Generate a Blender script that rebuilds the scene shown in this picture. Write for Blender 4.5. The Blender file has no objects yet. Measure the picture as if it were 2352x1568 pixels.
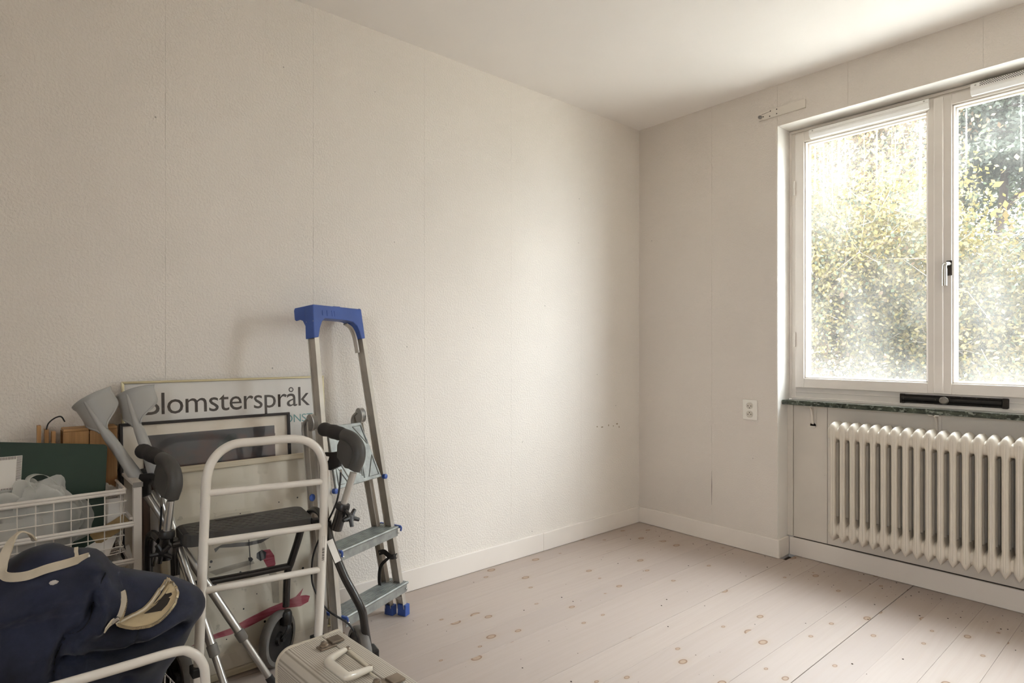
import bpy, math, random
import numpy as np
from mathutils import Vector, Matrix, Quaternion
from mathutils.geometry import tessellate_polygon
sc = bpy.context.scene
COL = sc.collection
R = math.radians

# ------------------------------------------------------------------ camera
cam = bpy.data.objects.new('camera', bpy.data.cameras.new('camera'))
COL.objects.link(cam)
cam.location = (2.4053, -3.1688, 1.1065)
cam.rotation_euler = (R(90), 0, R(49.0))
cam.data.sensor_width = 36.0
cam.data.lens = 36.0 * 1397.0 / 2352.0
cam.data.shift_y = 16.0 / 2352.0
cam.data.clip_start = 0.02
cam.data.clip_end = 300
sc.camera = cam

# ------------------------------------------------------------------ sky (even overcast) and exposure
SKY = 1.0
w = bpy.data.worlds.new('overcast_sky'); sc.world = w; w.use_nodes = True
nt = w.node_tree; nt.nodes.clear()
wo = nt.nodes.new('ShaderNodeOutputWorld'); bg = nt.nodes.new('ShaderNodeBackground')
tc = nt.nodes.new('ShaderNodeTexCoord'); sx = nt.nodes.new('ShaderNodeSeparateXYZ')
mr = nt.nodes.new('ShaderNodeMapRange')
mr.inputs['From Min'].default_value = 0.0; mr.inputs['From Max'].default_value = 1.0
mr.inputs['To Min'].default_value = 0.75; mr.inputs['To Max'].default_value = 1.1   # overcast sky: brighter overhead
nt.links.new(tc.outputs['Generated'], sx.inputs[0]); nt.links.new(sx.outputs['Z'], mr.inputs['Value'])
mx = nt.nodes.new('ShaderNodeMath'); mx.operation = 'MULTIPLY'; mx.inputs[1].default_value = SKY * 3.0
nt.links.new(mr.outputs[0], mx.inputs[0]); nt.links.new(mx.outputs[0], bg.inputs['Strength'])
bg.inputs['Color'].default_value = (0.88, 0.945, 1.06, 1)
nt.links.new(bg.outputs[0], wo.inputs['Surface'])
vs = sc.view_settings
vs.view_transform = 'Standard'; vs.look = 'None'; vs.gamma = 1.0; vs.use_curve_mapping = False
vs.exposure = 3.40
sc.cycles.max_bounces = 9; sc.cycles.diffuse_bounces = 6; sc.cycles.transparent_max_bounces = 24
sc.cycles.sample_clamp_indirect = 6.0
sc.cycles.caustics_reflective = False; sc.cycles.caustics_refractive = False

# sky portals fill the window openings so that the sky is sampled through them
def portal(cx, cz, sxx, szz, y, rx=-90):
    l = bpy.data.lights.new('window_sky_portal', 'AREA'); l.shape = 'RECTANGLE'; l.size = sxx; l.size_y = szz
    l.cycles.is_portal = True
    o = bpy.data.objects.new('window_sky_portal', l); COL.objects.link(o)
    o.location = (cx, y, cz); o.rotation_euler = (R(rx), 0, 0)
portal(1.93, 1.575, 1.98, 1.36, 0.207)
portal(2.725, 1.60, .65, 1.0, -4.86, 90)

# ------------------------------------------------------------------ helpers
def lin(h):
    h = h.lstrip('#'); c = [int(h[i:i+2], 16) / 255 for i in (0, 2, 4)]
    return tuple((x / 12.92 if x <= .04045 else ((x + .055) / 1.055) ** 2.4) for x in c)

MATS = {}
class NT:
    """tiny node-tree writer"""
    def __init__(s, name):
        s.m = bpy.data.materials.new(name); s.m.use_nodes = True; s.t = s.m.node_tree
        s.b = s.t.nodes['Principled BSDF']; s.out = s.t.nodes['Material Output']
    def n(s, typ, **kw):
        x = s.t.nodes.new('ShaderNode' + typ)
        for k, v in kw.items():
            if k[0] == '_': setattr(x, k[1:], v)
            else:
                for i in x.inputs:
                    if i.name == k: i.default_value = v; break
        return x
    def l(s, a, b): s.t.links.new(a, b)
    def pos(s): return s.n('NewGeometry').outputs['Position']
    def obj(s): return s.n('TexCoord').outputs['Object']
    def scale(s, vec, sc3, loc=(0, 0, 0), rot=(0, 0, 0)):
        mp = s.n('Mapping'); mp.inputs['Scale'].default_value = sc3; mp.inputs['Location'].default_value = loc
        mp.inputs['Rotation'].default_value = rot
        s.l(vec, mp.inputs['Vector']); return mp.outputs[0]
    def noise(s, vec, scale, detail=3, rough=.55):
        x = s.n('TexNoise', Scale=scale, Detail=detail, Roughness=rough); s.l(vec, x.inputs['Vector']); return x.outputs['Fac']
    def math(s, op, a, b=None, c=None, clamp=False):
        x = s.n('Math', _operation=op, _use_clamp=clamp)
        for i, v in enumerate((a, b, c)):
            if v is None: continue
            if isinstance(v, (int, float)): x.inputs[i].default_value = v
            else: s.l(v, x.inputs[i])
        return x.outputs[0]
    def ramp(s, fac, a, b, lo=0., hi=1., smooth=False):
        x = s.n('MapRange', _clamp=True); 
        if smooth: x.interpolation_type = 'SMOOTHSTEP'
        for k, v in (('From Min', a), ('From Max', b), ('To Min', lo), ('To Max', hi)):
            x.inputs[k].default_value = v
        s.l(fac, x.inputs['Value']); return x.outputs[0]
    def mix(s, fac, a, b):
        x = s.n('Mix', _data_type='RGBA')
        if isinstance(fac, (int, float)): x.inputs[0].default_value = fac
        else: s.l(fac, x.inputs[0])
        for i, v in ((6, a), (7, b)):
            if isinstance(v, tuple): x.inputs[i].default_value = (*v[:3], 1)
            else: s.l(v, x.inputs[i])
        return x.outputs[2]
    def bump(s, h, dist, strength=1.0):
        x = s.n('Bump', Distance=dist, Strength=strength); s.l(h, x.inputs['Height']); s.l(x.outputs[0], s.b.inputs['Normal']); return x
    def col(s, v):
        if isinstance(v, tuple): s.b.inputs['Base Color'].default_value = (*v[:3], 1)
        else: s.l(v, s.b.inputs['Base Color'])
    def set(s, **kw):
        for k, v in kw.items(): s.b.inputs[k.replace('_', ' ')].default_value = v

def plain(name, hexc, rough=.5, metal=0., var=.06, vscale=8., bump=0., bscale=60., coat=0., spec=.5, wear=None):
    """painted / plastic / metal surface with a little tone variation and fine relief"""
    if name in MATS: return MATS[name]
    t = NT(name); c = lin(hexc); p = t.obj()
    n1 = t.noise(p, vscale, 4)
    d = tuple(x * (1 - 2.2 * var) for x in c); b = tuple(min(1, x * (1 + var)) for x in c)
    colr = t.mix(t.ramp(n1, .3, .7), d, b)
    if wear:
        n2 = t.noise(p, wear[1], 6, .7); colr = t.mix(t.ramp(n2, wear[2], wear[2] + .06, 0, wear[3]), colr, lin(wear[0]))
    t.col(colr); t.set(Roughness=rough, Metallic=metal)
    t.b.inputs['Specular IOR Level'].default_value = spec
    if coat: t.set(Coat_Weight=coat, Coat_Roughness=.15)
    if bump: t.bump(t.noise(p, bscale, 3), bump)
    MATS[name] = t.m; return t.m

class MB:
    def __init__(s): s.v = []; s.f = []; s.sm = []
    def add(s, vs, fs, smooth=False):
        o = len(s.v); s.v.extend([tuple(p) for p in vs]); s.f.extend([tuple(i + o for i in f) for f in fs]); s.sm.extend([smooth] * len(fs)); return s
    def box(s, a, b, M=None):
        x0, y0, z0 = a; x1, y1, z1 = b
        vs = [(x0,y0,z0),(x1,y0,z0),(x1,y1,z0),(x0,y1,z0),(x0,y0,z1),(x1,y0,z1),(x1,y1,z1),(x0,y1,z1)]
        if M: vs = [M @ Vector(p) for p in vs]
        return s.add(vs, [(0,3,2,1),(4,5,6,7),(0,1,5,4),(1,2,6,5),(2,3,7,6),(3,0,4,7)])
    def obox(s, c, ax, ay, az, hx, hy, hz):
        """box with centre, three axes, half sizes"""
        M = Matrix((( *Vector(ax).normalized(), 0), (*Vector(ay).normalized(), 0), (*Vector(az).normalized(), 0), (0,0,0,1))).transposed()
        M.translation = Vector(c); return s.box((-hx,-hy,-hz),(hx,hy,hz), M)
    def beam(s, a, b, wside, hup, side=(0,0,1)):
        """rectangular bar from a to b; wside along 'side', hup perpendicular"""
        a = Vector(a); b = Vector(b); d = (b - a); L = d.length; d.normalize()
        sd = Vector(side); sd = (sd - sd.dot(d) * d).normalized(); up = d.cross(sd)
        return s.obox((a + b) / 2, d, sd, up, L / 2, wside / 2, hup / 2)
    def tube(s, pts, r, n=10, cap=True, closed=False, flat=1.0, up=None):
        pts = [Vector(p) for p in pts]; m = len(pts)
        rs = r if isinstance(r, (list, tuple)) else [r] * m
        tg = []
        for i in range(m):
            if closed: d = pts[(i + 1) % m] - pts[i - 1]
            else: d = pts[min(i + 1, m - 1)] - pts[max(i - 1, 0)]
            tg.append(d.normalized())
        u = Vector(up) if up else (Vector((0,0,1)) if abs(tg[0].z) < .9 else Vector((1,0,0)))
        vs = []
        for i in range(m):
            u = u - u.dot(tg[i]) * tg[i]
            if u.length < 1e-6: u = tg[i].orthogonal()
            u.normalize(); w_ = tg[i].cross(u)
            for k in range(n):
                a = 2 * math.pi * k / n
                vs.append(pts[i] + u * math.cos(a) * rs[i] * flat + w_ * math.sin(a) * rs[i])
        fs = []
        for i in range(m if closed else m - 1):
            for k in range(n):
                j = (i + 1) % m
                fs.append((i*n+k, i*n+(k+1)%n, j*n+(k+1)%n, j*n+k))
        if cap and not closed:
            fs.append(tuple(range(n))[::-1]); fs.append(tuple((m-1)*n + k for k in range(n)))
        return s.add(vs, fs, True)
    def lathe(s, prof, o, axis, n=20, cap=True):
        """prof = [(radius, distance along axis)]"""
        ax = Vector(axis).normalized(); u = ax.orthogonal().normalized(); w_ = ax.cross(u); o = Vector(o)
        vs = []; m = len(prof)
        for r_, h in prof:
            for k in range(n):
                a = 2 * math.pi * k / n; vs.append(o + ax * h + (u * math.cos(a) + w_ * math.sin(a)) * r_)
        fs = [(i*n+k, i*n+(k+1)%n, (i+1)*n+(k+1)%n, (i+1)*n+k) for i in range(m-1) for k in range(n)]
        if cap: fs.append(tuple(range(n))[::-1]); fs.append(tuple((m-1)*n+k for k in range(n)))
        return s.add(vs, fs, True)
    def prism(s, poly, o, ax, ay, az, d0, d1, smooth=False):
        """polygon (x,y) in the plane o+ax*x+ay*y, swept along az from d0 to d1"""
        o = Vector(o); ax = Vector(ax); ay = Vector(ay); az = Vector(az); n = len(poly)
        vs = [o + ax*p[0] + ay*p[1] + az*d0 for p in poly] + [o + ax*p[0] + ay*p[1] + az*d1 for p in poly]
        fs = [(i, (i+1) % n, n + (i+1) % n, n + i) for i in range(n)]
        tri = tessellate_polygon([[Vector((p[0], p[1], 0)) for p in poly]])
        fs += [tuple(t) for t in tri] + [tuple(n + i for i in t) for t in tri]
        return s.add(vs, fs, smooth)
    def grid(s, f, nu, nv, smooth=True, closeu=False):
        vs = [f(i / (nu if closeu else nu - 1), j / (nv - 1)) for i in range(nu) for j in range(nv)]
        fs = []
        for i in range(nu if closeu else nu - 1):
            for j in range(nv - 1):
                k = (i + 1) % nu
                fs.append((i*nv+j, k*nv+j, k*nv+j+1, i*nv+j+1))
        return s.add(vs, fs, smooth)
    def mesh(s, name, fix=True):
        me = bpy.data.meshes.new(name); me.from_pydata([tuple(v) for v in s.v], [], s.f); me.update()
        me.polygons.foreach_set('use_smooth', s.sm)
        if fix:
            import bmesh
            bm = bmesh.new(); bm.from_mesh(me); bmesh.ops.recalc_face_normals(bm, faces=bm.faces); bm.to_mesh(me); bm.free()
        return me
    def build(s, name, mat, parent=None, bevel=0., seg=2, fix=True, sharp=40):
        me = s.mesh(name, fix)
        if any(s.sm): me.set_sharp_from_angle(angle=R(sharp))
        me.materials.append(mat)
        o = bpy.data.objects.new(name, me); COL.objects.link(o)
        if parent: o.parent = parent
        if bevel:
            b = o.modifiers.new('edge', 'BEVEL'); b.width = bevel; b.segments = seg; b.limit_method = 'ANGLE'; b.angle_limit = R(35)
        return o

def tag(o, label, cat=None, group=None, kind=None):
    o['label'] = label
    if cat: o['category'] = cat
    if group: o['group'] = group
    if kind: o['kind'] = kind
    return o
def thing(name, label, cat, loc=(0,0,0), group=None, kind=None):
    o = bpy.data.objects.new(name, None); COL.objects.link(o); o.location = loc; o.empty_display_size = .1
    return tag(o, label, cat, group, kind)
def under(root):
    """put already world-placed children below an Empty at the thing's base without moving them"""
    for c in root.children: c.matrix_parent_inverse = Matrix.Translation(-Vector(root.location))
def inst(name, me, parent, loc=(0,0,0), rot=(0,0,0), scale=(1,1,1)):
    o = bpy.data.objects.new(name, me); COL.objects.link(o); o.parent = parent; o.location = loc; o.rotation_euler = rot; o.scale = scale
    return o
def arc(c, r, a0, a1, n, ax, ay):
    c = Vector(c); ax = Vector(ax); ay = Vector(ay)
    return [c + ax * r * math.cos(a0 + (a1 - a0) * i / n) + ay * r * math.sin(a0 + (a1 - a0) * i / n) for i in range(n + 1)]
def smooth_path(pts, k=6):
    """Catmull-Rom through the points"""
    P = [Vector(p) for p in pts]; P = [P[0] * 2 - P[1]] + P + [P[-1] * 2 - P[-2]]; out = []
    for i in range(1, len(P) - 2):
        for j in range(k):
            t = j / k; a, b, c, d = P[i-1:i+3]
            out.append(.5 * ((2*b) + (c - a)*t + (2*a - 5*b + 4*c - d)*t*t + (3*b - a - 3*c + d)*t**3))
    out.append(P[-2]); return out
# ------------------------------------------------------------------ surface materials
def m_wallpaper(name, hexc, scale=95., dist=.0016, stain=.0):
    t = NT(name); p = t.pos(); c = lin(hexc)
    big = t.noise(p, 1.3, 4); colr = t.mix(t.ramp(big, .35, .65), tuple(x * .965 for x in c), tuple(min(1, x * 1.02) for x in c))
    sp = t.n('TexVoronoi', Scale=9.0); t.l(p, sp.inputs['Vector'])
    dot = t.ramp(sp.outputs['Distance'], .02, .035, 1, 0); pick = t.ramp(t.n('SeparateColor').outputs[0], 0, 1)
    se = t.n('SeparateColor'); t.l(sp.outputs['Color'], se.inputs[0])
    dot = t.math('MULTIPLY', dot, t.ramp(se.outputs[0], .86, .87))
    colr = t.mix(t.math('MULTIPLY', dot, .55), colr, lin('#5b5047'))
    t.col(colr); t.set(Roughness=.75); t.b.inputs['Specular IOR Level'].default_value = .25
    h = t.math('ADD', t.ramp(t.noise(p, scale, 2, .5), .38, .66, 0, 1, True), t.math('MULTIPLY', t.noise(p, scale * 2.3, 2), .35))
    t.bump(h, dist, .8)
    return t.m
M_WALL = m_wallpaper('woodchip_wallpaper', '#E7DFD5', 125., .0012)
M_WALLW = m_wallpaper('painted_wallpaper', '#DED5CB', 140., .0008)
M_CEIL = plain('ceiling_paint', '#F1EBE5', .8, var=.012, vscale=1.5, bump=.0003, bscale=150, spec=.2)
M_PLASTER = plain('plain_plaster', '#EDE8E1', .8, var=.03, vscale=2, bump=.0006, bscale=90, spec=.2)
M_BASE = plain('baseboard_paint', '#E9E0D6', .42, var=.02, vscale=3, wear=('#6b5d50', 22., .73, .5))
M_WHITE = plain('window_paint', '#E7DFD6', .4, var=.03, vscale=4, bump=.0003, bscale=40, wear=('#8a7a6a', 30., .74, .45))
M_OLDW = plain('old_cream_paint', '#DDD4C8', .45, var=.04, vscale=3, bump=.0004, bscale=25, wear=('#6f6152', 26., .72, .4))
M_RAD = plain('radiator_enamel', '#D9CFC0', .42, var=.03, vscale=6, wear=('#4a4036', 45., .75, .7))

def m_floor():
    t = NT('soaped_pine_floor'); p = t.pos(); oi = t.n('ObjectInfo')
    off = t.n('CombineXYZ'); t.l(t.math('MULTIPLY', oi.outputs['Random'], 37.0), off.inputs['Y']); t.l(t.math('MULTIPLY', oi.outputs['Random'], 11.0), off.inputs['X'])
    va = t.n('VectorMath', _operation='ADD'); t.l(p, va.inputs[0]); t.l(off.outputs[0], va.inputs[1]); q = va.outputs[0]
    base = t.mix(oi.outputs['Random'], lin('#AFA197'), lin('#B7A99E'))
    # grain: long streaks along the boards, bent by slow noise
    wob = t.noise(t.scale(q, (3, .9, 1)), 1.6, 2)
    gx = t.math('ADD', t.math('MULTIPLY', wob, 1.4), 0)
    cb = t.n('CombineXYZ'); sp = t.n('SeparateXYZ'); t.l(q, sp.inputs[0])
    t.l(t.math('ADD', t.math('MULTIPLY', sp.outputs[0], 26.), gx), cb.inputs[0]); t.l(t.math('MULTIPLY', sp.outputs[1], .7), cb.inputs[1])
    g = t.noise(cb.outputs[0], 2.2, 5, .6)
    colr = t.mix(t.ramp(g, .42, .64, 0, .42), base, lin('#AC9C90'))
    colr = t.mix(t.ramp(t.noise(cb.outputs[0], 5.5, 2), .62, .72, 0, .14), colr, lin('#B99F88'))
    # knots
    def knots(scx, scy, keep, r0, r1, seed):
        nonlocal colr
        d = t.noise(t.scale(q, (9, 9, 9), (seed, 0, 0)), 1.5, 2)
        v = t.n('TexVoronoi', Scale=1.0, _voronoi_dimensions='2D'); 
        mp = t.scale(q, (scx, scy, 1), (seed * 3.1, seed * 1.7, 0)); t.l(mp, v.inputs['Vector'])
        se = t.n('SeparateColor'); t.l(v.outputs['Color'], se.inputs[0])
        rad = t.ramp(se.outputs[1], 0, 1, r0, r1)
        dist = t.math('DIVIDE', t.math('ADD', v.outputs['Distance'], t.math('MULTIPLY', t.math('SUBTRACT', d, .5), .035)), rad)
        on = t.ramp(se.outputs[0], keep, keep + .01, 1, 0)
        inner = t.math('MULTIPLY', t.ramp(dist, .82, 1.0, 1, 0, True), on)
        ring = t.math('MULTIPLY', t.math('MULTIPLY', t.ramp(dist, .55, .85, 0, 1, True), t.ramp(dist, .95, 1.12, 1, 0, True)), on)
        core = t.math('MULTIPLY', t.ramp(dist, .0, .22, 1, 0), on)
        halo = t.math('MULTIPLY', t.ramp(dist, 1.0, 2.6, .35, 0, True), on)
        colr = t.mix(halo, colr, lin('#AD9A88')); colr = t.mix(t.math('MULTIPLY', inner, .75), colr, lin('#A58C73'))
        colr = t.mix(t.math('MULTIPLY', ring, .8), colr, lin('#7F6047')); colr = t.mix(t.math('MULTIPLY', core, .4), colr, lin('#9C7C60'))
    knots(5.2, 3.3, .50, .045, .085, 1.3)
    knots(9.5, 6.5, .30, .040, .085, 4.7)
    t.col(colr); t.set(Roughness=.5); t.b.inputs['Specular IOR Level'].default_value = .35
    t.bump(g, .0004, .5)
    return t.m
M_FLOOR = m_floor()
M_GAP = plain('floor_gap', '#4a3a2e', .9)
M_SUB = plain('subfloor_board', '#3c2f26', .9)

def m_marble():
    t = NT('green_marble'); p = t.pos()
    n1 = t.noise(t.scale(p, (7, 16, 16)), 3.2, 7, .68); n2 = t.noise(p, 46., 5, .6)
    c = t.mix(t.ramp(n1, .36, .60), lin('#20241E'), lin('#4C5145'))
    c = t.mix(t.ramp(n2, .55, .68, 0, .8), c, lin('#8B9083'))
    c = t.mix(t.ramp(t.noise(t.scale(p, (3, 9, 9)), 9., 6, .7), .56, .62, 0, .7), c, lin('#A3A79B'))
    t.col(c); t.set(Roughness=.22); t.bump(n2, .0004, .4); return t.m
M_MARBLE = m_marble()

def m_glass(name, film, streak):
    """window glass: clear, fresnel mirror, a dust film and dried drips that scatter the daylight"""
    t = NT(name); t.t.nodes.remove(t.b)
    p = t.pos()
    tr = t.n('BsdfTransparent'); tr.inputs['Color'].default_value = (.97, .98, .97, 1)
    gl = t.n('BsdfGlossy', Roughness=.01); fr = t.n('Fresnel'); t.l(t.ramp(t.n('NewGeometry').outputs['Backfacing'], 0, 1, 1.3, 1 / 1.3), fr.inputs['IOR'])
    a = t.n('MixShader'); t.l(fr.outputs[0], a.inputs[0]); t.l(tr.outputs[0], a.inputs[1]); t.l(gl.outputs[0], a.inputs[2])
    tl = t.n('BsdfTranslucent'); tl.inputs['Color'].default_value = (.95, .90, .82, 1)
    df = t.n('BsdfDiffuse'); df.inputs['Color'].default_value = (.9, .86, .80, 1)
    f2 = t.n('MixShader'); f2.inputs[0].default_value = .25; t.l(tl.outputs[0], f2.inputs[1]); t.l(df.outputs[0], f2.inputs[2])
    sp = t.n('SeparateXYZ'); t.l(p, sp.inputs[0])
    drip = t.noise(t.scale(p, (75, 1, .35)), 1.0, 2, .5)
    head = t.math('ADD', t.ramp(sp.outputs[2], 1.55, 2.2, 0, 1), t.math('MULTIPLY', t.math('SUBTRACT', t.noise(t.scale(p, (24, 1, .2)), 1., 2), .5), 1.6))
    dr = t.math('MULTIPLY', t.ramp(drip, .58, .66, 0, streak), t.ramp(head, .55, .75), clamp=True)
    blot = t.ramp(t.noise(t.scale(p, (2.2, 1, 1.6)), 1.7, 4), .40, .72, film * .5, film * 1.7)
    edge = t.ramp(sp.outputs[2], .95, 1.10, film * .8, 0, True)
    fac = t.math('ADD', t.math('ADD', dr, blot), edge, clamp=True)
    b = t.n('MixShader'); t.l(fac, b.inputs[0]); t.l(a.outputs[0], b.inputs[1]); t.l(f2.outputs[0], b.inputs[2])
    t.l(b.outputs[0], t.out.inputs['Surface']); return t.m
M_GLASS_OUT = m_glass('dusty_window_glass', .032, .09)
def m_clear():
    t = NT('window_glass'); t.t.nodes.remove(t.b)
    tr = t.n('BsdfTransparent'); tr.inputs['Color'].default_value = (.97, .98, .97, 1)
    gl = t.n('BsdfGlossy', Roughness=.01); fr = t.n('Fresnel'); t.l(t.ramp(t.n('NewGeometry').outputs['Backfacing'], 0, 1, 1.3, 1 / 1.3), fr.inputs['IOR']); a = t.n('MixShader')
    t.l(fr.outputs[0], a.inputs[0]); t.l(tr.outputs[0], a.inputs[1]); t.l(gl.outputs[0], a.inputs[2]); t.l(a.outputs[0], t.out.inputs['Surface']); return t.m
M_GLASS_IN = m_clear()

# ------------------------------------------------------------------ room shell
XR, YB, ZC = 3.45, -4.7, 2.5          # right wall, rear wall, ceiling
NX0, NX1, NZ = .90, 2.96, 2.283       # window niche
floor = thing('floor', 'pale soaped pine plank floor with many small knots', 'floor', (0, 0, 0), kind='structure')
MB().box((0, YB, -.05), (XR, .14, -.022)).build('subfloor', M_SUB, floor)
PW = .13675
edges = [.944 + PW * k for k in range(-7, 20)]
for i in range(len(edges) - 1):
    a, b = max(edges[i], 0.002), min(edges[i + 1], XR - .002)
    if b - a < .01: continue
    ga = .0012 if abs(edges[i] - 1.491) < .01 else (.0005 if abs(edges[i] - .944) < .01 else .00022)
    gb = .0012 if abs(edges[i + 1] - 1.491) < .01 else (.0005 if abs(edges[i + 1] - .944) < .01 else .00022)
    dz = -.0004 * ((i * 7) % 3)
    o = MB().box((a + ga, YB + .002, -.022), (b - gb, .118 if .9 < a else .0, dz)).build('floor_plank', M_FLOOR, floor)
    bv = o.modifiers.new('edge', 'BEVEL'); bv.width = .0004; bv.segments = 1
tag(MB().box((-.02, YB, ZC), (XR, .02, ZC + .1)).build('ceiling', M_CEIL), 'smooth off-white painted ceiling', 'ceiling', kind='structure')

def strips(parent, axis, cuts, fixed, z0, z1, mat, thick=.003, gap=.0005):
    for a, b in zip(cuts[:-1], cuts[1:]):
        lo, hi = a + gap / 2, b - gap / 2
        m = MB()
        if axis == 'y': m.box((fixed, lo, z0), (fixed + thick, hi, z1))
        else: m.box((lo, fixed - thick, z0), (hi, fixed, z1))
        m.build('wallpaper_strip', mat, parent)
wl = thing('wall_left', 'long cream wall with rough woodchip wallpaper and vertical seams', 'wall', (0, 0, 0), kind='structure')
MB().box((-.12, YB, -.05), (-.003, .3, ZC + .1)).build('plaster', M_PLASTER, wl)
strips(wl, 'y', [YB, -4.30, -3.762, -3.226, -2.687, -2.152, -1.618, -1.084, -.545, .003], -.003, .0, ZC, M_WALL, .003, .0008)
wr = MB().box((XR, YB, -.05), (XR + .12, .3, ZC + .1)).build('wall_right', M_PLASTER); tag(wr, 'plain cream wall on the far right side, outside the picture', 'wall', kind='structure')
wb = thing('wall_rear', 'plain cream wall behind the camera with an added fill window', 'wall', (0, 0, 0), kind='structure')
BX0, BX1, BZ0, BZ1 = 2.4, 3.05, 1.1, 2.1
m = MB(); m.box((-.12, YB - .2, -.05), (BX0, YB, ZC + .1)); m.box((BX1, YB - .2, -.05), (XR + .12, YB, ZC + .1))
m.box((BX0, YB - .2, -.05), (BX1, YB, BZ0)); m.box((BX0, YB - .2, BZ1), (BX1, YB, ZC + .1)); m.build('masonry', M_PLASTER, wb)

ww = thing('wall_window', 'painted cream wall with the deep window niche', 'wall', (0, 0, 0), kind='structure')
m = MB(); m.box((-.12, .003, -.05), (NX0, .21, ZC + .1)); m.box((NX1, .003, -.05), (XR + .12, .21, ZC + .1)); m.box((NX0, .003, NZ), (NX1, .21, ZC + .1))
m.box((NX0, .13, -.05), (NX1, .21, .805))
m.build('masonry', M_PLASTER, ww)
strips(ww, 'x', [0.0, .515, NX0 - .002], .003, 0, ZC, M_WALLW, .003, .0009)
strips(ww, 'x', [NX0 - .002, 1.246, 1.776, 2.306, NX1 + .002], .003, NZ - .002, ZC, M_WALLW, .003, .0009)
strips(ww, 'x', [NX1 + .002, XR], .003, 0, ZC, M_WALLW, .003, .0009)
# rounded plaster arrises of the niche
def arris(pts, r=.010): return MB().tube(pts, r, 10)
# niche lining: vertical corner boards and flat panels behind the radiator
pn = thing('wall_niche', 'cream painted panels lining the niche behind the radiator', 'wall panel', (0, 0, 0), kind='structure')
MB().box((NX0, .112, .10), (.930, .130, .806)).build('corner_batten', M_OLDW, pn, .002)
for a, b in ((.9315, 1.1035), (1.1055, 2.00), (2.002, NX1)): MB().box((a, .118, .085), (b, .130, .806)).build('panel', M_OLDW, pn, .0015)
# ledge line just over the baseboard
MB().box((.932, .1155, .093), (NX1, .1185, .099)).build('joint_shadow_gap', M_SUB, pn)

bl = thing('baseboard_left', 'white baseboard along the left wall', 'baseboard', (0, -2, 0), kind='structure')
for a, b in ((YB, -2.9), (-2.899, -.8605), (-.860, -.0125)): MB().box((.0, a, .001), (.013, b, .099)).build('board', M_BASE, bl, .0025)
under(bl)
bw = thing('baseboard_window', 'white baseboard stepping into the window niche', 'baseboard', (.9, 0, 0), kind='structure')
MB().box((.0, -.013, .001), (NX0 + .013, -.0002, .098)).build('board', M_BASE, bw, .0025)
MB().box((NX0 + .0002, .0, .001), (NX0 + .013, .1045, .098)).build('board', M_BASE, bw, .0025)
MB().box((NX0 + .0135, .104, .001), (NX1, .117, .095)).build('board', M_BASE, bw, .0025)
MB().box((NX1, -.013, .001), (XR, -.0002, .098)).build('board', M_BASE, bw, .0025)
under(bw)

# ------------------------------------------------------------------ window
KY, CY = .140, .120          # front of the fixed frame, front of the casements
win = thing('window_1', 'white painted double casement window with dusty panes and autumn trees outside', 'window', (1.93, .15, .835), kind='structure')
m = MB()
m.box((NX0 + .001, KY, .835), (.932, .205, 2.282)); m.box((2.925, KY, .835), (NX1 - .001, .205, 2.282))
m.box((.932, KY, 2.252), (2.925, .205, 2.282)); m.box((.932, KY, .835), (2.925, .205, .898)); m.box((2.25, KY, .898), (2.30, .205, 2.252))
m.box((NX0 + .001, KY - .008, 2.264), (NX1 - .001, KY, 2.276)); m.box((NX0 + .001, KY - .006, .835), (.912, KY, 2.27))
m.box((.912, KY - .008, .834), (NX1 - .001, KY + .002, .846)); m.box((.932, KY - .003, .872), (2.925, KY, .876))
m.build('frame', M_WHITE, win, .002)

def casement(x0, x1, astragal=None):
    c = MB(); z0, z1 = .899, 2.251; s = .046
    fr = thing_part('casement', win)
    for a, b, y0, y1, sx, inset in ((x0, x1, CY, CY + .042, s, 0), (x0 + .004, x1 - .004, CY + .046, CY + .070, s + .006, .004)):
        c.box((a, y0, z0 + inset), (a + sx, y1, z1 - inset)); c.box((b - sx, y0, z0 + inset), (b, y1, z1 - inset))
        c.box((a + sx, y0, z0 + inset), (b - sx, y1, z0 + inset + sx + .003)); c.box((a + sx, y0, z1 - inset - sx), (b - sx, y1, z1 - inset))
    c.build('sash', M_WHITE, fr, .0025)
    # glazing beads
    g = MB(); i = s; d = .007
    for (a, b, e, f) in ((x0+i, x0+i+d, z0+i, z1-i), (x1-i-d, x1-i, z0+i, z1-i), (x0+i, x1-i, z0+i+.003, z0+i+d+.003), (x0+i, x1-i, z1-i-d, z1-i)):
        g.box((a, CY + .010, e), (b, CY + .034, f))
    g.build('glazing_bead', M_WHITE, fr, .0015)
    MB().box((x0 + s - .004, CY + .020, z0 + s - .004), (x1 - s + .004, CY + .023, z1 - s + .004)).build('pane', M_GLASS_IN, fr)
    MB().box((x0 + s + .006, CY + .056, z0 + s + .006), (x1 - s - .006, CY + .059, z1 - s - .006)).build('pane', M_GLASS_OUT, fr)
    if astragal: MB().box((astragal[0], CY - .014, z0 + .002), (astragal[1], CY, z1 - .004)).build('meeting_rail', M_WHITE, fr, .004)
    return fr
def thing_part(name, parent):
    o = bpy.data.objects.new(name, None); COL.objects.link(o); o.parent = parent; o.empty_display_size = .05; return o
c1 = casement(.938, 1.5905); c2 = casement(1.5915, 2.249, (1.572, 1.608)); c3 = casement(2.301, 2.924)  # third casement lies out of view, added to let in more daylight
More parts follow.
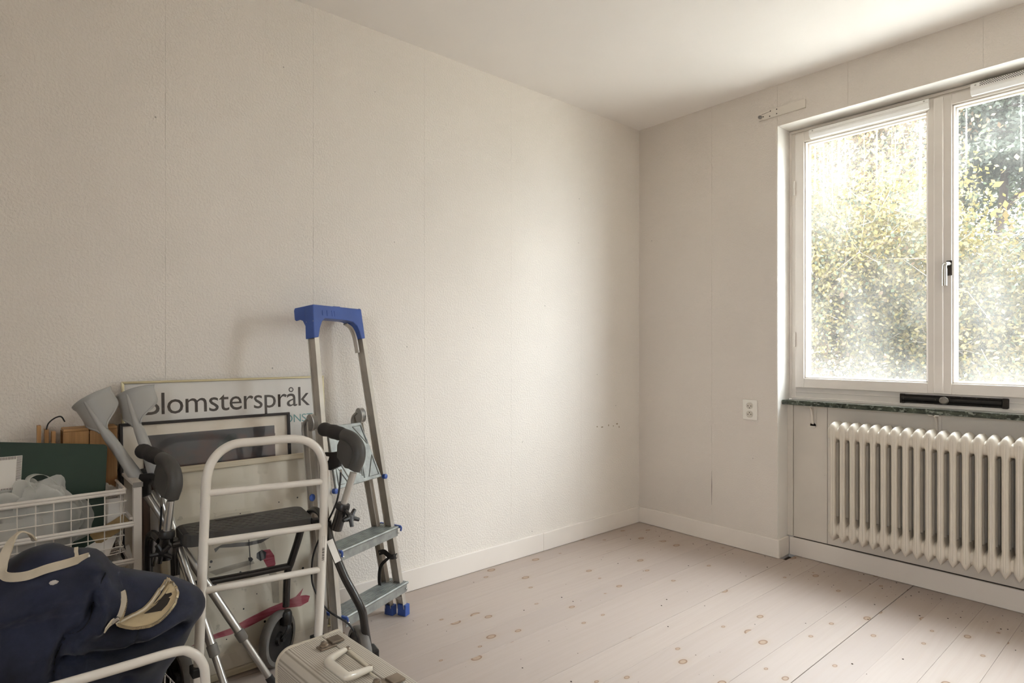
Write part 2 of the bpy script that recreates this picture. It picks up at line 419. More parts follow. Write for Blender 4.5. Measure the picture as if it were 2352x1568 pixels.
# hinges on the left casement
for z in (1.925, 1.115):
    h = MB(); h.lathe([(.0055, 0), (.0055, .036)], (.937, CY - .006, z), (0, 0, 1), 12); h.lathe([(.0055, .038), (.0055, .078)], (.937, CY - .006, z), (0, 0, 1), 12); h.lathe([(.003, .03), (.003, .042)], (.937, CY - .006, z), (0, 0, 1), 8)
    h.build('hinge', M_WHITE, win)
M_STEEL = plain('brushed_steel', '#B9B4AC', .3, 1.0, var=.05, vscale=20)
M_DARKM = plain('tarnished_bronze', '#3a332c', .5, .7, var=.2, vscale=30, wear=('#8a7c68', 60., .6, .7))
h = MB(); h.box((1.618, CY - .004, 1.435), (1.640, CY, 1.503)); h.build('handle_plate', M_DARKM, win, .002)
h = MB(); h.tube(smooth_path([(1.629, CY - .003, 1.487), (1.628, CY - .022, 1.487), (1.622, CY - .034, 1.482), (1.620, CY - .036, 1.468), (1.620, CY - .036, 1.39)], 5), .0085, 12)
h.lathe([(.0098, 0), (.0098, .075)], (1.620, CY - .036, 1.388), (0, 0, 1), 14); h.build('window_handle', M_STEEL, win)
under(win)
for c in (c1, c2, c3):
    c.matrix_parent_inverse = Matrix.Translation(-Vector(win.location))

# added window in the rear wall, out of view, letting in fill daylight
w2 = thing('added_fill_window', 'unseen white two-light window added behind the camera for fill daylight', 'window', ((BX0 + BX1) / 2, YB - .1, BZ0), kind='structure')
m = MB(); y0, y1 = YB - .13, YB - .08; xm = (BX0 + BX1) / 2
m.box((BX0, y0, BZ0), (BX0 + .05, y1, BZ1)); m.box((BX1 - .05, y0, BZ0), (BX1, y1, BZ1)); m.box((xm - .03, y0, BZ0), (xm + .03, y1, BZ1))
m.box((BX0, y0, BZ0), (BX1, y1, BZ0 + .05)); m.box((BX0, y0, BZ1 - .05), (BX1, y1, BZ1)); m.build('frame', M_WHITE, w2, .003)
for a, b in ((BX0 + .045, xm - .026), (xm + .026, BX1 - .045)): MB().box((a, YB - .107, BZ0 + .045), (b, YB - .104, BZ1 - .045)).build('pane', M_GLASS_IN, w2)
under(w2)

# trickle vents on the casement heads
def vent(x0, x1, y, z0, z1, dep, slots, label):
    v = thing('trickle_vent', label, 'vent', ((x0 + x1) / 2, y, z0), 'trickle vents on the window heads')
    m = MB(); h_ = z1 - z0
    prof = [(0, 0), (dep * .55, 0), (dep, h_ * .35), (dep, h_ * .5), (dep * .9, h_ * .52), (dep * .9, h_ * .6), (dep, h_ * .62), (dep * .92, h_), (0, h_)]
    m.prism(prof, (0, y, z0), (0, -1, 0), (0, 0, 1), (1, 0, 0), x0, x1); m.build('housing', M_VENT, v, .0015)
    for x in (x0 + .018, x1 - .018):
        MB().lathe([(.004, 0), (.0035, .0015)], (x, y - dep * .95, z0 + h_ * .8), (0, -1, .1), 10).build('screw', M_STEEL, v)
    if slots:
        mm = MB().box((x0 + .03, y - dep - .002, z0 + h_ * .60), (x1 - .03, y - dep * .9, z0 + h_ * .98)); mm.build('grille', M_VENT, v, .004)
        hole = MB()
        nx = int((x1 - x0 - .07) / .0075)
        for r_ in range(4):
            for k in range(nx):
                cx = x0 + .036 + k * .0075 + (r_ % 2) * .00375; cz = z0 + h_ * (.66 + .085 * r_)
                hole.add([(cx + .0022 * math.cos(q * 1.0472), y - dep - .0023, cz + .0022 * math.sin(q * 1.0472)) for q in range(6)], [(0, 1, 2, 3, 4, 5)])
        ho = hole.build('perforation', M_HOLE, v, fix=False); ho['kind'] = 'stuff'
    under(v); return v
M_VENT = plain('vent_plastic', '#F4F1EC', .3, var=.01); M_HOLE = plain('vent_hole_dark', '#3a3530', .9)
vent(1.022, 1.556, CY, 2.207, 2.249, .030, False, 'long closed white trickle vent on the head of the left casement')
vent(1.712, 2.20, CY, 2.214, 2.262, .030, True, 'perforated white trickle vent on the head of the right casement')

# sill, brackets, sliding vent
sill = MB().box((NX0 + .001, .046, .8095), (NX1 - .001, .1395, .8335)).build('window_sill', M_MARBLE, None, .0015)
tag(sill, 'dark green marble window sill over the radiator', 'window sill')
def bracket(x):
    b = MB(); prof = [(0, 0), (.066, 0), (.066, -.006), (.05, -.010), (.036, -.018), (.026, -.032), (.020, -.055), (.016, -.085), (.014, -.098), (.0, -.100)]
    b.prism(prof, (x, .118, .8085), (0, -1, 0), (0, 0, 1), (1, 0, 0), -.0045, .0045)
    b.box((x - .016, .112, .700), (x + .016, .118, .8085)); b.box((x - .020, .052, .8035), (x + .020, .118, .8085))
    b.lathe([(.016, 0), (.016, .006)], (x, .118, .704), (0, -1, 0), 16)
    return b.build('sill_bracket', M_OLDW, None, .0015)
tag(bracket(1.035), 'white iron sill bracket left of the radiator', 'bracket', 'brackets under the marble sill')
tag(bracket(1.585), 'white iron sill bracket showing above the middle of the radiator', 'bracket', 'brackets under the marble sill')
sl = thing('ventilation_slider', 'worn black sliding air vent with round knob on the lower window frame', 'vent', (1.61, KY, .84))
MB().box((1.430, KY - .004, .8495), (1.838, KY, .8905)).build('back_plate', M_DARKM, sl, .001)
MB().tube([(1.438, KY - .004, .870), (1.612, KY - .004, .870)], .0165, 12).build('slide', plain('black_lacquer', '#1d1b19', .3, var=.2, vscale=40, wear=('#8d8478', 70., .64, .7)), sl)
MB().tube([(1.628, KY - .002, .869), (1.815, KY - .002, .869)], .015, 12).build('channel', plain('black_lacquer', '#1d1b19'), sl)
for x in (1.430, 1.816): MB().box((x, KY - .014, .848), (x + .020, KY, .892)).build('end_cap', M_DARKM, sl, .002)
MB().lathe([(.008, 0), (.008, .014), (.0175, .016), (.0185, .021), (.014, .026), (.0, .027)], (1.612, KY - .016, .871), (0, -1, 0), 20).build('knob', plain('worn_zinc', '#8b857c', .45, .6, var=.1), sl)
under(sl)

# ------------------------------------------------------------------ radiator
rad = thing('radiator', 'old cream cast iron column radiator below the window', 'radiator', (1.7, .03, .0))
PITCH = .0445; RZ0, RZ1 = .165, .745; NSEC = 24; RX0 = 1.186
def section_mesh():
    m = MB()
    # hubs: lofted lens shapes that touch their neighbours, pointed upper and lower ends
    def hub(zs):
        n = 28; rings = []
        for z, hx, y0, y1 in zs:
            cy, hy = (y0 + y1) / 2, (y1 - y0) / 2; ring = []
            for k in range(n):
                a = 2 * math.pi * k / n; ca, sa = math.cos(a), math.sin(a)
                ring.append((hx * math.copysign(abs(ca) ** .62, ca), cy + hy * math.copysign(abs(sa) ** .42, sa), z))
            rings.append(ring)
        vs = [p for r_ in rings for p in r_]; q = len(rings)
        fs = [(i*n+k, i*n+(k+1)%n, (i+1)*n+(k+1)%n, (i+1)*n+k) for i in range(q-1) for k in range(n)]
        fs += [tuple(range(n))[::-1], tuple((q-1)*n+k for k in range(n))]
        m.add(vs, fs, True)
    Y0, Y1 = -.037, .085
    hub([(RZ1, .003, Y0 + .025, Y1 - .025), (RZ1 - .006, .0085, Y0 + .010, Y1 - .010), (RZ1 - .014, .0145, Y0 + .003, Y1 - .003), (RZ1 - .026, .0195, Y0, Y1), (RZ1 - .040, .0218, Y0, Y1), (RZ1 - .058, .0222, Y0, Y1),
         (RZ1 - .075, .0190, Y0, Y1), (RZ1 - .088, .0145, Y0, Y1), (RZ1 - .10, .0128, Y0, Y1)])
    hub([(RZ0 + .115, .0128, Y0, Y1), (RZ0 + .095, .0150, Y0, Y1), (RZ0 + .075, .0195, Y0, Y1), (RZ0 + .055, .0222, Y0, Y1), (RZ0 + .040, .0216, Y0, Y1), (RZ0 + .026, .0175, Y0, Y1), (RZ0 + .012, .0105, Y0 + .004, Y1 - .004), (RZ0, .003, Y0 + .012, Y1 - .012)])
    for zc, rz in ((RZ1 - .056, .031), (RZ0 + .056, .031)):          # necks that join a section to the next
        ring = [(.024 + .053 * math.copysign(abs(math.sin(a)) ** .5, math.sin(a)), zc + rz * math.copysign(abs(math.cos(a)) ** .8, math.cos(a))) for a in [2 * math.pi * k / 24 for k in range(24)]]
        m.add([(-.02225, y, z) for y, z in ring] + [(.02225, y, z) for y, z in ring], [(k, (k+1) % 24, 24 + (k+1) % 24, 24 + k) for k in range(24)], True)
    for cy in (-.021, .024, .069):
        ring = [(.0128 * math.cos(a), cy + .016 * math.sin(a)) for a in [2 * math.pi * k / 16 for k in range(16)]]
        vs = [(x, y, RZ0 + .09) for x, y in ring] + [(x, y, RZ1 - .085) for x, y in ring]
        m.add(vs, [(k, (k+1) % 16, 16 + (k+1) % 16, 16 + k) for k in range(16)], True)
    # raised rib down the front column
    m.prism([(-.0042, 0), (-.003, -.0035), (.003, -.0035), (.0042, 0)], (0, -.0365, 0), (1, 0, 0), (0, 1, 0), (0, 0, 1), RZ0 + .03, RZ1 - .03, True)
    return m
sec = section_mesh().build('section', M_RAD, rad); sec.matrix_parent_inverse = Matrix.Translation(-Vector(rad.location)); sec.location = (RX0, 0, 0)
for k in range(1, NSEC):
    o = sec.copy(); COL.objects.link(o); o.parent = rad; o.matrix_parent_inverse = sec.matrix_parent_inverse.copy(); o.location = (RX0 + PITCH * k, 0, 0)
for z in (RZ0 + .058, RZ1 - .058):
    o = MB().tube([(RX0 - .012, .0255, z), (RX0 + PITCH * NSEC + .03, .0255, z)], .017, 14).build('nipple', M_RAD, rad); o.matrix_parent_inverse = sec.matrix_parent_inverse.copy()
o = MB().tube(smooth_path([(RX0 + PITCH * NSEC + .02, .0255, RZ0 + .058), (RX0 + PITCH * NSEC + .06, .0255, RZ0 + .058), (RX0 + PITCH * NSEC + .08, .0255, RZ0 + .03), (RX0 + PITCH * NSEC + .08, .0255, -.01)]), .010, 12).build('supply_pipe', M_RAD, rad); o.matrix_parent_inverse = sec.matrix_parent_inverse.copy()
for k in (2, 20):
    x = RX0 + PITCH * (k + .5)
    o = MB().box((x - .006, -.005, RZ0 + .078), (x + .006, .1110, RZ0 + .088)).build('wall_hook', M_RAD, rad); o.matrix_parent_inverse = sec.matrix_parent_inverse.copy()

# ------------------------------------------------------------------ wall fittings
M_SOCK = plain('socket_plastic', '#E9E4DA', .3, var=.01); M_SOCKD = plain('socket_hole', '#3b342c', .8)
so = thing('wall_socket', 'white double power socket on the wall left of the window niche', 'socket', (.749, 0, .771))
MB().box((.708, -.009, .716), (.790, 0, .826)).build('cover_plate', M_SOCK, so, .004, 3)
for z in (.794, .748):
    MB().lathe([(.0205, .0), (.0205, .010), (.0185, .0103), (.0172, .003), (.0, .003)], (.749, -.0005, z), (0, -1, 0), 28, False).build('socket_well', M_SOCK, so)
    MB().lathe([(.0172, .0), (.0172, .0038)], (.749, -.007, z), (0, -1, 0), 28).build('socket_face', plain('socket_well_plastic', '#CFC7B9', .35, var=.01), so)
    for dx, dz in ((-.0085, -.001), (.0085, -.001), (.0, .0085 if z < .77 else -.0115)): MB().lathe([(.0026, 0), (.0026, .0006)], (.749 + dx, -.0108, z + dz), (0, -1, 0), 10).build('contact_hole', M_SOCKD, so)
under(so)
st = thing('curtain_rail_board', 'short painted wooden batten with old screw holes above the window corner', 'batten', (.93, 0, 2.36))
MB().prism([(.800, 2.331), (1.048, 2.334), (1.048, 2.378), (.803, 2.374)], (0, 0, 0), (1, 0, 0), (0, 0, 1), (0, -1, 0), 0, .010).build('batten', M_OLDW, st, .002)
for x, z in ((.900, 2.368), (.900, 2.345), (.862, 2.342), (.826, 2.349), (.866, 2.3685)): MB().lathe([(.0032, 0), (.0032, .0006)], (x, -.0100, z), (0, -1, 0), 10).build('screw_hole', M_SOCKD, st)
MB().beam((.818, -.0103, 2.362), (.866, -.0103, 2.367), .0016, .0004, (0, 0, 1)).build('split', M_SOCKD, st)
MB().lathe([(.007, 0), (.0095, .004), (.008, .014), (.004, .018)], (.812, -.010, 2.350), (0, -1, -.15), 9).build('wall_plug', plain('grey_wall_plug', '#7d7a76', .6), st)
under(st)
crack = MB(); crack.prism([(0, .205), (.0012, .26), (.002, .32), (.0004, .40), (-.0007, .31)], (.5146, 0, 0), (1, 0, 0), (0, 0, 1), (0, -1, 0), -.0005, .0006)
o = crack.build('torn_seam', M_SOCKD, ww)

for k, (y, z, a, b) in enumerate(((-.405, .640, .006, .004), (-.36, .634, .010, .004), (-.30, .640, .004, .006), (-.255, .632, .005, .003), (-.22, .642, .009, .005), (-.20, .622, .004, .007))):
    MB().prism([(a * math.cos(q * .9 + k) * (1 + .3 * math.sin(3 * q + k)), b * math.sin(q * .9 + k)) for q in range(7)], (0, y, z), (0, 1, 0), (0, 0, 1), (1, 0, 0), -.0005, .0006).build('scuff_mark', plain('scuffed_filler', '#A8977F', .9), wl)
# ------------------------------------------------------------------ outdoors: ground and autumn trees
RNG = np.random.default_rng(11)
def m_leaf(name, cols, trans=.45, rough=.55):
    t = NT(name); g = t.n('NewGeometry'); r_ = g.outputs['Random Per Island']
    cr = t.n('ValToRGB'); el = cr.color_ramp.elements
    while len(el) > 1: el.remove(el[-1])
    el[0].position = 0; el[0].color = (*lin(cols[0]), 1)
    for i, c in enumerate(cols[1:]):
        e = el.new((i + 1) / (len(cols) - 1)); e.color = (*lin(c), 1)
    t.l(r_, cr.inputs[0]); t.col(cr.outputs[0]); t.set(Roughness=rough)
    tl = t.n('BsdfTranslucent'); t.l(cr.outputs[0], tl.inputs['Color']); mx_ = t.n('MixShader'); mx_.inputs[0].default_value = trans
    t.l(t.b.outputs[0], mx_.inputs[1]); t.l(tl.outputs[0], mx_.inputs[2]); t.l(mx_.outputs[0], t.out.inputs['Surface']); return t.m
M_BARK = plain('grey_bark', '#40392f', .9, var=.15, vscale=6, bump=.01, bscale=20)
M_TWIG = plain('pale_twig', '#8a7f72', .9, var=.12, vscale=10)
M_PINEB = plain('pine_bark', '#42352f', .9, var=.18, vscale=5, bump=.01, bscale=15)
L_YEL = m_leaf('yellow_green_leaf', ['#5F5731', '#6B5D32', '#544D28', '#736636', '#635637', '#776230'])
L_GOLD = m_leaf('golden_leaf', ['#5B5430', '#73603B', '#675435', '#6E5E39', '#75663B', '#665635'])
L_ORA = m_leaf('orange_leaf', ['#6D5744', '#785E43', '#786047', '#6A5C44', '#5A4F3D', '#5A4532'])
L_GRN = m_leaf('dull_green_leaf', ['#42462F', '#444E38', '#535241', '#3D4430', '#3D412F', '#3B3B2F'])
L_PIN = m_leaf('pine_needle', ['#484E40', '#45493B', '#4A4E42', '#394233', '#3E463A', '#35392A'], .3)
def leaves(centres, per, spread, size, mat, parent, name='foliage', long=1.0, flat=.6):
    c = np.repeat(np.asarray(centres), per, axis=0); n = len(c)
    c = c + RNG.normal(0, 1, (n, 3)) * np.array(spread)
    a = RNG.normal(0, 1, (n, 3)); a /= np.linalg.norm(a, axis=1)[:, None]
    b = RNG.normal(0, 1, (n, 3)); b -= (a * b).sum(1)[:, None] * a; b /= np.linalg.norm(b, axis=1)[:, None]
    s = size * RNG.uniform(.6, 1.35, (n, 1))
    v = np.stack([c - a * s * long, c + b * s * flat, c + a * s * long, c - b * s * flat], 1).reshape(-1, 3)
    me = bpy.data.meshes.new(name); me.vertices.add(n * 4); me.vertices.foreach_set('co', v.ravel())
    me.loops.add(n * 4); me.loops.foreach_set('vertex_index', np.arange(n * 4)); me.polygons.add(n)
    me.polygons.foreach_set('loop_start', np.arange(n) * 4); me.update(); me.validate(); me.materials.append(mat)
    o = bpy.data.objects.new(name, me); COL.objects.link(o); o.parent = parent; o['kind'] = 'stuff'; return o
def grow(base, d, length, r, depth, tips, mb, kids=4, bend=.25, up=.15, shrink=.68, seg=5, spread=.9):
    p = Vector(base); d = Vector(d).normalized(); pts = [p.copy()]; rs = [r]
    for i in range(seg):
        d = (d + Vector(RNG.normal(0, bend, 3)) + Vector((0, 0, up)) * .3).normalized(); p = p + d * length / seg; pts.append(p.copy()); rs.append(max(.004, r * (1 - .55 * (i + 1) / seg)))
        if depth <= 1: tips.append(p.copy())
    mb.tube(pts, rs, 6 if depth > 1 else 4, cap=False)
    if depth > 0:
        for k in range(kids):
            t_ = RNG.uniform(.35, 1.0); i = min(seg - 1, int(t_ * seg)); q = pts[i].lerp(pts[i + 1], t_ * seg - i) if t_ < 1 else pts[-1]
            nd = (d + Vector(RNG.normal(0, spread, 3))).normalized(); nd.z += up
            grow(q, nd, length * shrink * RNG.uniform(.75, 1.15), rs[i] * .62, depth - 1, tips, mb, kids, bend * 1.1, up, shrink, max(3, seg - 1), spread)
def tree(name, label, base, h, r, mat, parts, group='autumn trees outside the window', depth=3, kids=4, lean=(0, 0, 1), **kw):
    t_ = thing(name, label, 'tree', base, group); mb = MB(); tips = []
    grow((0, 0, 0), lean, h, r, depth, tips, mb, kids, **kw)
    o = mb.build('branches', mat, t_, fix=False)
    T = np.array([tuple(p) for p in tips])
    for mt, per, spread, size, sel, long in parts:
        sub = T[RNG.random(len(T)) < sel] if isinstance(sel, float) else T[sel(T)]
        if len(sub): leaves(sub, per, spread, size, mt, t_, long=long)
    return t_
GZ = -3.2
tag(MB().box((-80, .6, GZ - .2), (80, 120, GZ)).build('ground', plain('paled_bounce_ground', '#B8B4AB', .95, var=.2, vscale=2)), 'unseen ground outside the window, paled to bounce daylight onto the ceiling', 'ground', kind='structure')  # out-of-view ground, its colour paled to bounce daylight up to the ceiling
tag(MB().box((-80, -120, GZ - .2), (80, YB - .5, GZ)).build('ground', plain('paled_bounce_ground', '#B8B4AB', .95, var=.2, vscale=2)), 'unseen ground behind the house in the same paled bounce colour', 'ground', kind='structure')
# the twiggy yellow thicket that fills the left pane
for i, (x, y, h_, lab) in enumerate(((-2.3, 8.2, 4.6, 'thin twiggy shrub with small yellow leaves at the left edge of the left pane'), (-1.2, 8.8, 4.2, 'thin twiggy shrub with small yellow leaves in the middle of the left pane'), (-.95, 9.6, 3.2, 'low twiggy yellow shrub behind the window handle'), (-4.2, 9.0, 4.2, 'twiggy yellow shrub farthest left outside the window'))):
    tree('yellow_shrub', lab, (x, y, GZ), h_, .07, M_TWIG, [(L_YEL, 64, (.28, .28, .28), .037, .85, 1.0), (L_GRN, 34, (.3, .3, .3), .037, .4, 1.0)], depth=4, kids=4, bend=.24, up=.30, shrink=.72)
tree('orange_tree', 'slender tree with peach orange leaves behind the yellow shrubs in the left pane', (-3.9, 12.5, GZ), 6.6, .12, M_BARK, [(L_ORA, 60, (.35, .35, .35), .055, .8, 1.0)], depth=3, kids=5, bend=.16, up=.35, shrink=.62)
tree('green_tree', 'grey green leafy tree rising behind the yellow shrubs of the left pane', (-3.0, 15.5, GZ), 7.2, .17, M_BARK, [(L_GRN, 90, (.5, .5, .45), .06, .9, 1.0)], depth=3, kids=5, bend=.15, up=.3, shrink=.62)
# pine and golden maples in the right pane
def pine():
    t_ = thing('pine_tree', 'tall pine with bent bare branches in the right window pane', 'tree', (-.98, 13.4, GZ), 'autumn trees outside the window')
    mb = MB(); tips = []
    trunk = smooth_path([(0, 0, 0), (.03, 0, 2.2), (.02, 0, 4.2), (.22, 0, 5.8), (.42, .05, 7.4), (.5, .1, 9.2), (.6, .1, 11)], 5)
    mb.tube(trunk, [.17 - .13 * i / (len(trunk) - 1) for i in range(len(trunk))], 10, cap=False)
    for i in range(30):
        z = RNG.uniform(3.6, 10.8); k = min(range(len(trunk)), key=lambda q: abs(trunk[q].z - z)); a = RNG.uniform(0, 6.28)
        L = (1.9 - .11 * (z - 3.6)) * RNG.uniform(.6, 1.1)
        grow(trunk[k], (math.cos(a), math.sin(a), RNG.uniform(-.15, .45)), L, .045, 2, tips, mb, 4, .24, .08, .55, 5, .7)
    mb.build('branches', M_PINEB, t_, fix=False)
    T = np.array([tuple(p) for p in tips]); leaves(T[RNG.random(len(T)) < .75], 30, (.13, .13, .07), .05, L_PIN, t_, long=1.2)
pine()
tree('golden_maple', 'golden leafed maple in the lower half of the right pane', (.02, 11.4, GZ), 3.1, .10, M_BARK, [(L_GOLD, 40, (.34, .34, .3), .042, .8, 1.0), (L_GRN, 6, (.36, .36, .3), .06, .4, 1.0)], depth=3, kids=5, bend=.2, up=.25, shrink=.66)
tree('golden_maple', 'golden leafed maple right of the pine, partly outside the picture', (1.7, 12.6, GZ), 3.5, .10, M_BARK, [(L_GOLD, 40, (.34, .34, .3), .042, .8, 1.0)], depth=3, kids=5, bend=.2, up=.25, shrink=.66)
tree('green_shrub', 'low grey green shrub under the golden maple in the right pane', (-.02, 8.6, GZ), 2.1, .06, M_TWIG, [(L_GRN, 40, (.3, .3, .28), .034, .8, 1.0), (L_YEL, 6, (.3, .3, .28), .045, .4, 1.0)], depth=3, kids=5, bend=.2, up=.3, shrink=.68)
tree('green_shrub', 'low grey green shrub outside, beyond the right edge of the picture', (2.2, 9.2, GZ), 2.1, .06, M_TWIG, [(L_GRN, 40, (.3, .3, .28), .034, .8, 1.0)], depth=3, kids=5, bend=.2, up=.3, shrink=.68)

for x, y, lab in ((-2.7, 6.9, 'dense low yellow green bush at the lower left corner of the left pane'), (-1.75, 7.3, 'dense low yellow green bush under the middle of the left pane'), (-.8, 7.0, 'dense low yellow green bush at the lower right of the left pane')):
    tree('low_bush', lab, (x, y, GZ), 1.75, .05, M_TWIG, [(L_YEL, 34, (.22, .22, .24), .030, .9, 1.0), (L_GRN, 20, (.25, .25, .25), .030, .5, 1.0)], depth=3, kids=6, bend=.2, up=.35, shrink=.74)

for x, y, h_, lab, mt in ((-6.5, 18.0, 7.4, 'broad green tree far behind the orange tree', L_GRN), (-5.2, 19.5, 8.0, 'broad yellow tree far behind the left pane shrubs', L_YEL), (-.2, 20.0, 3.0, 'broad green tree far behind the pine', L_GRN), (3.2, 19.0, 5.0, 'broad golden tree far off beyond the right edge of the picture', L_GOLD)):
    tree('distant_tree', lab, (x, y, GZ), h_, .18, M_BARK, [(mt, 90, (.55, .55, .5), .07, .9, 1.0)], depth=3, kids=5, bend=.15, up=.3, shrink=.62)

for x, y, h_, lab, mt in ((4.2, 11.5, 5.2, 'unseen tall golden tree added right of the window view to block low sky, nearest the house', L_GOLD), (6.4, 13.0, 5.8, 'unseen tall green tree added right of the window view to block low sky, second from the house', L_GRN), (8.8, 12.0, 4.4, 'unseen tall yellow tree added right of the window view to block low sky, third from the house', L_YEL)):
    tree('added_screen_tree', lab, (x, y, GZ), h_, .18, M_BARK, [(mt, 80, (.55, .55, .5), .075, .9, 1.0)], depth=3, kids=6, bend=.15, up=.3, shrink=.64)  # out-of-view trees added to screen the low sky from the left wall
# ------------------------------------------------------------------ things leaning on the left wall
M_ALU = plain('brushed_aluminium', '#C6BFB4', .42, .6, var=.06, vscale=14, bump=.0002, bscale=90)
M_ALUB = plain('bright_aluminium', '#C9C6C1', .28, .9, var=.04, vscale=20)
M_GALV = plain('galvanised_sheet', '#A4A6A2', .5, .6, var=.14, vscale=26)
M_BLUE = plain('blue_plastic', '#3A579F', .42, var=.05, vscale=12, bump=.0002, bscale=120)
M_BLACK = plain('black_plastic', '#221F1D', .38, var=.12, vscale=20)
M_RUBBER = plain('black_rubber', '#2B2725', .62, var=.12, vscale=16, bump=.0003, bscale=120)
M_GREYP = plain('dark_grey_plastic', '#4A4743', .5, var=.08, vscale=18)
M_BTUBE = plain('black_lacquered_tube', '#26221F', .22, var=.08, vscale=12, coat=.4, wear=('#b8b0a6', 26., .76, .9))
M_WTUBE = plain('white_lacquered_tube', '#E3DBD0', .35, var=.03, vscale=10, coat=.2, wear=('#8a6a4c', 16., .76, .6))
M_WIRE = plain('white_wire_coating', '#E0D8CE', .4, var=.03, vscale=10)
M_PAPER = plain('matt_paper', '#E6E0D8', .8, var=.015, vscale=5, spec=.2)
M_INK = plain('brown_black_ink', '#463C35', .8, var=.05, spec=.2); M_TEAL = plain('teal_ink', '#6E9C98', .8, var=.04, spec=.2)
def m_sheen():
    t = NT('picture_glass'); t.t.nodes.remove(t.b)
    tr = t.n('BsdfTransparent'); gl = t.n('BsdfGlossy', Roughness=.03); fr = t.n('Fresnel'); t.l(t.ramp(t.n('NewGeometry').outputs['Backfacing'], 0, 1, 1.45, 1 / 1.45), fr.inputs['IOR'])
    a = t.n('MixShader'); t.l(fr.outputs[0], a.inputs[0]); t.l(tr.outputs[0], a.inputs[1]); t.l(gl.outputs[0], a.inputs[2]); t.l(a.outputs[0], t.out.inputs['Surface']); return t.m
M_PGLASS = m_sheen()
def m_wood(name, light, dark, sx=26., sy=1.2, axis=2, rough=.55):
    t = NT(name); p = t.obj(); s3 = [sx, sx, sx]; s3[axis] = sy
    g = t.noise(t.scale(p, tuple(s3)), 1.6, 6, .62); g2 = t.noise(t.scale(p, tuple(x * 2.5 for x in s3)), 1.5, 3)
    c = t.mix(t.ramp(g, .35, .68), lin(light), lin(dark)); c = t.mix(t.ramp(g2, .55, .7, 0, .35), c, lin(dark))
    t.col(c); t.set(Roughness=rough); t.bump(g, .0004, .5); return t.m
M_PINE = m_wood('old_pine', '#BB8E5C', '#8A6038'); M_PINET = m_wood('old_pine_top', '#C19663', '#8F653C', axis=1)
M_GOLD = plain('gold_frame', '#CFC39E', .35, .6, var=.05)
M_BFRAME = plain('black_frame_wood', '#2a2320', .4, var=.1); M_BRFRAME = m_wood('dark_brown_frame', '#5d4431', '#35261b')
M_PALEF = m_wood('pale_bleached_frame', '#CFC3AC', '#AFA186', axis=0)

def leaning(name, label, cat, y0, y1, xb, xt, ztop, group=None, zb=.0):
    """Empty at the lower left corner; local x along the wall, local z up the leaning face, local -y towards the room"""
    o = thing(name, label, cat, (xb, y0, zb), group)
    a = math.asin((xb - xt) / math.hypot(xb - xt, ztop - zb)); lx = Vector((0, 1, 0)); lz = Vector((-math.sin(a), 0, math.cos(a))); ln = Vector((math.cos(a), 0, math.sin(a)))
    o.matrix_world = Matrix(((lx.x, -ln.x, lz.x, xb), (lx.y, -ln.y, lz.y, y0), (lx.z, -ln.z, lz.z, zb), (0, 0, 0, 1)))
    return o, y1 - y0, math.hypot(xb - xt, ztop - zb)
def frame4(root, w_, h_, fw_, dep, mat, bevel=.002):
    """four mitred mouldings, front at local y=-dep"""
    for p in ([(0, 0), (w_, 0), (w_ - fw_, fw_), (fw_, fw_)], [(w_, 0), (w_, h_), (w_ - fw_, h_ - fw_), (w_ - fw_, fw_)], [(w_, h_), (0, h_), (fw_, h_ - fw_), (w_ - fw_, h_ - fw_)], [(0, h_), (0, 0), (fw_, fw_), (fw_, h_ - fw_)]):
        MB().prism(p, (0, 0, 0), (1, 0, 0), (0, 0, 1), (0, -1, 0), 0, dep).build('frame_moulding', mat, root, bevel)
def text_mesh(body, name, mat, parent, x, z, y, width, height, space=1.0, shear=0.):
    cu = bpy.data.curves.new(name, 'FONT'); cu.body = body; cu.size = 1; cu.extrude = .0; cu.space_character = space; cu.resolution_u = 3
    tmp = bpy.data.objects.new(name + '_curve', cu); COL.objects.link(tmp)
    me = bpy.data.meshes.new_from_object(tmp.evaluated_get(bpy.context.evaluated_depsgraph_get())); bpy.data.objects.remove(tmp); bpy.data.curves.remove(cu)
    co = np.empty(len(me.vertices) * 3); me.vertices.foreach_get('co', co); co = co.reshape(-1, 3)
    x0, x1 = co[:, 0].min(), co[:, 0].max(); cap = co[:, 1].max() if height > 0 else 1
    new = np.empty_like(co); new[:, 0] = x + (co[:, 0] - x0) / (x1 - x0) * width; new[:, 2] = z + co[:, 1] * abs(height); new[:, 1] = y
    me.vertices.foreach_set('co', new.ravel()); me.update(); me.materials.append(mat); me.name = name
    o = bpy.data.objects.new(name, me); COL.objects.link(o); o.parent = parent; return o

# 1. white poster in a thin gold frame
po, w_, h_ = leaning('framed_poster', 'white poster reading Blomsterspråk in a thin gold frame against the wall', 'poster', -2.823, -2.122, .090, .018, .995, 'pictures leaning on the left wall')
frame4(po, w_, h_, .008, .016, M_GOLD, .002)
MB().box((.006, -.008, .006), (w_ - .006, -.002, h_ - .006)).build('poster_sheet', M_PAPER, po)
text_mesh('Blomsterspråk', 'poster_title', M_INK, po, .062, .882, -.0086, .580, .108, .94)
text_mesh('KONST', 'poster_word', M_TEAL, po, .510, .819, -.0086, .142, .044, .95)
MB().box((.007, -.0125, .007), (w_ - .007, -.0105, h_ - .007)).build('glass', M_PGLASS, po)

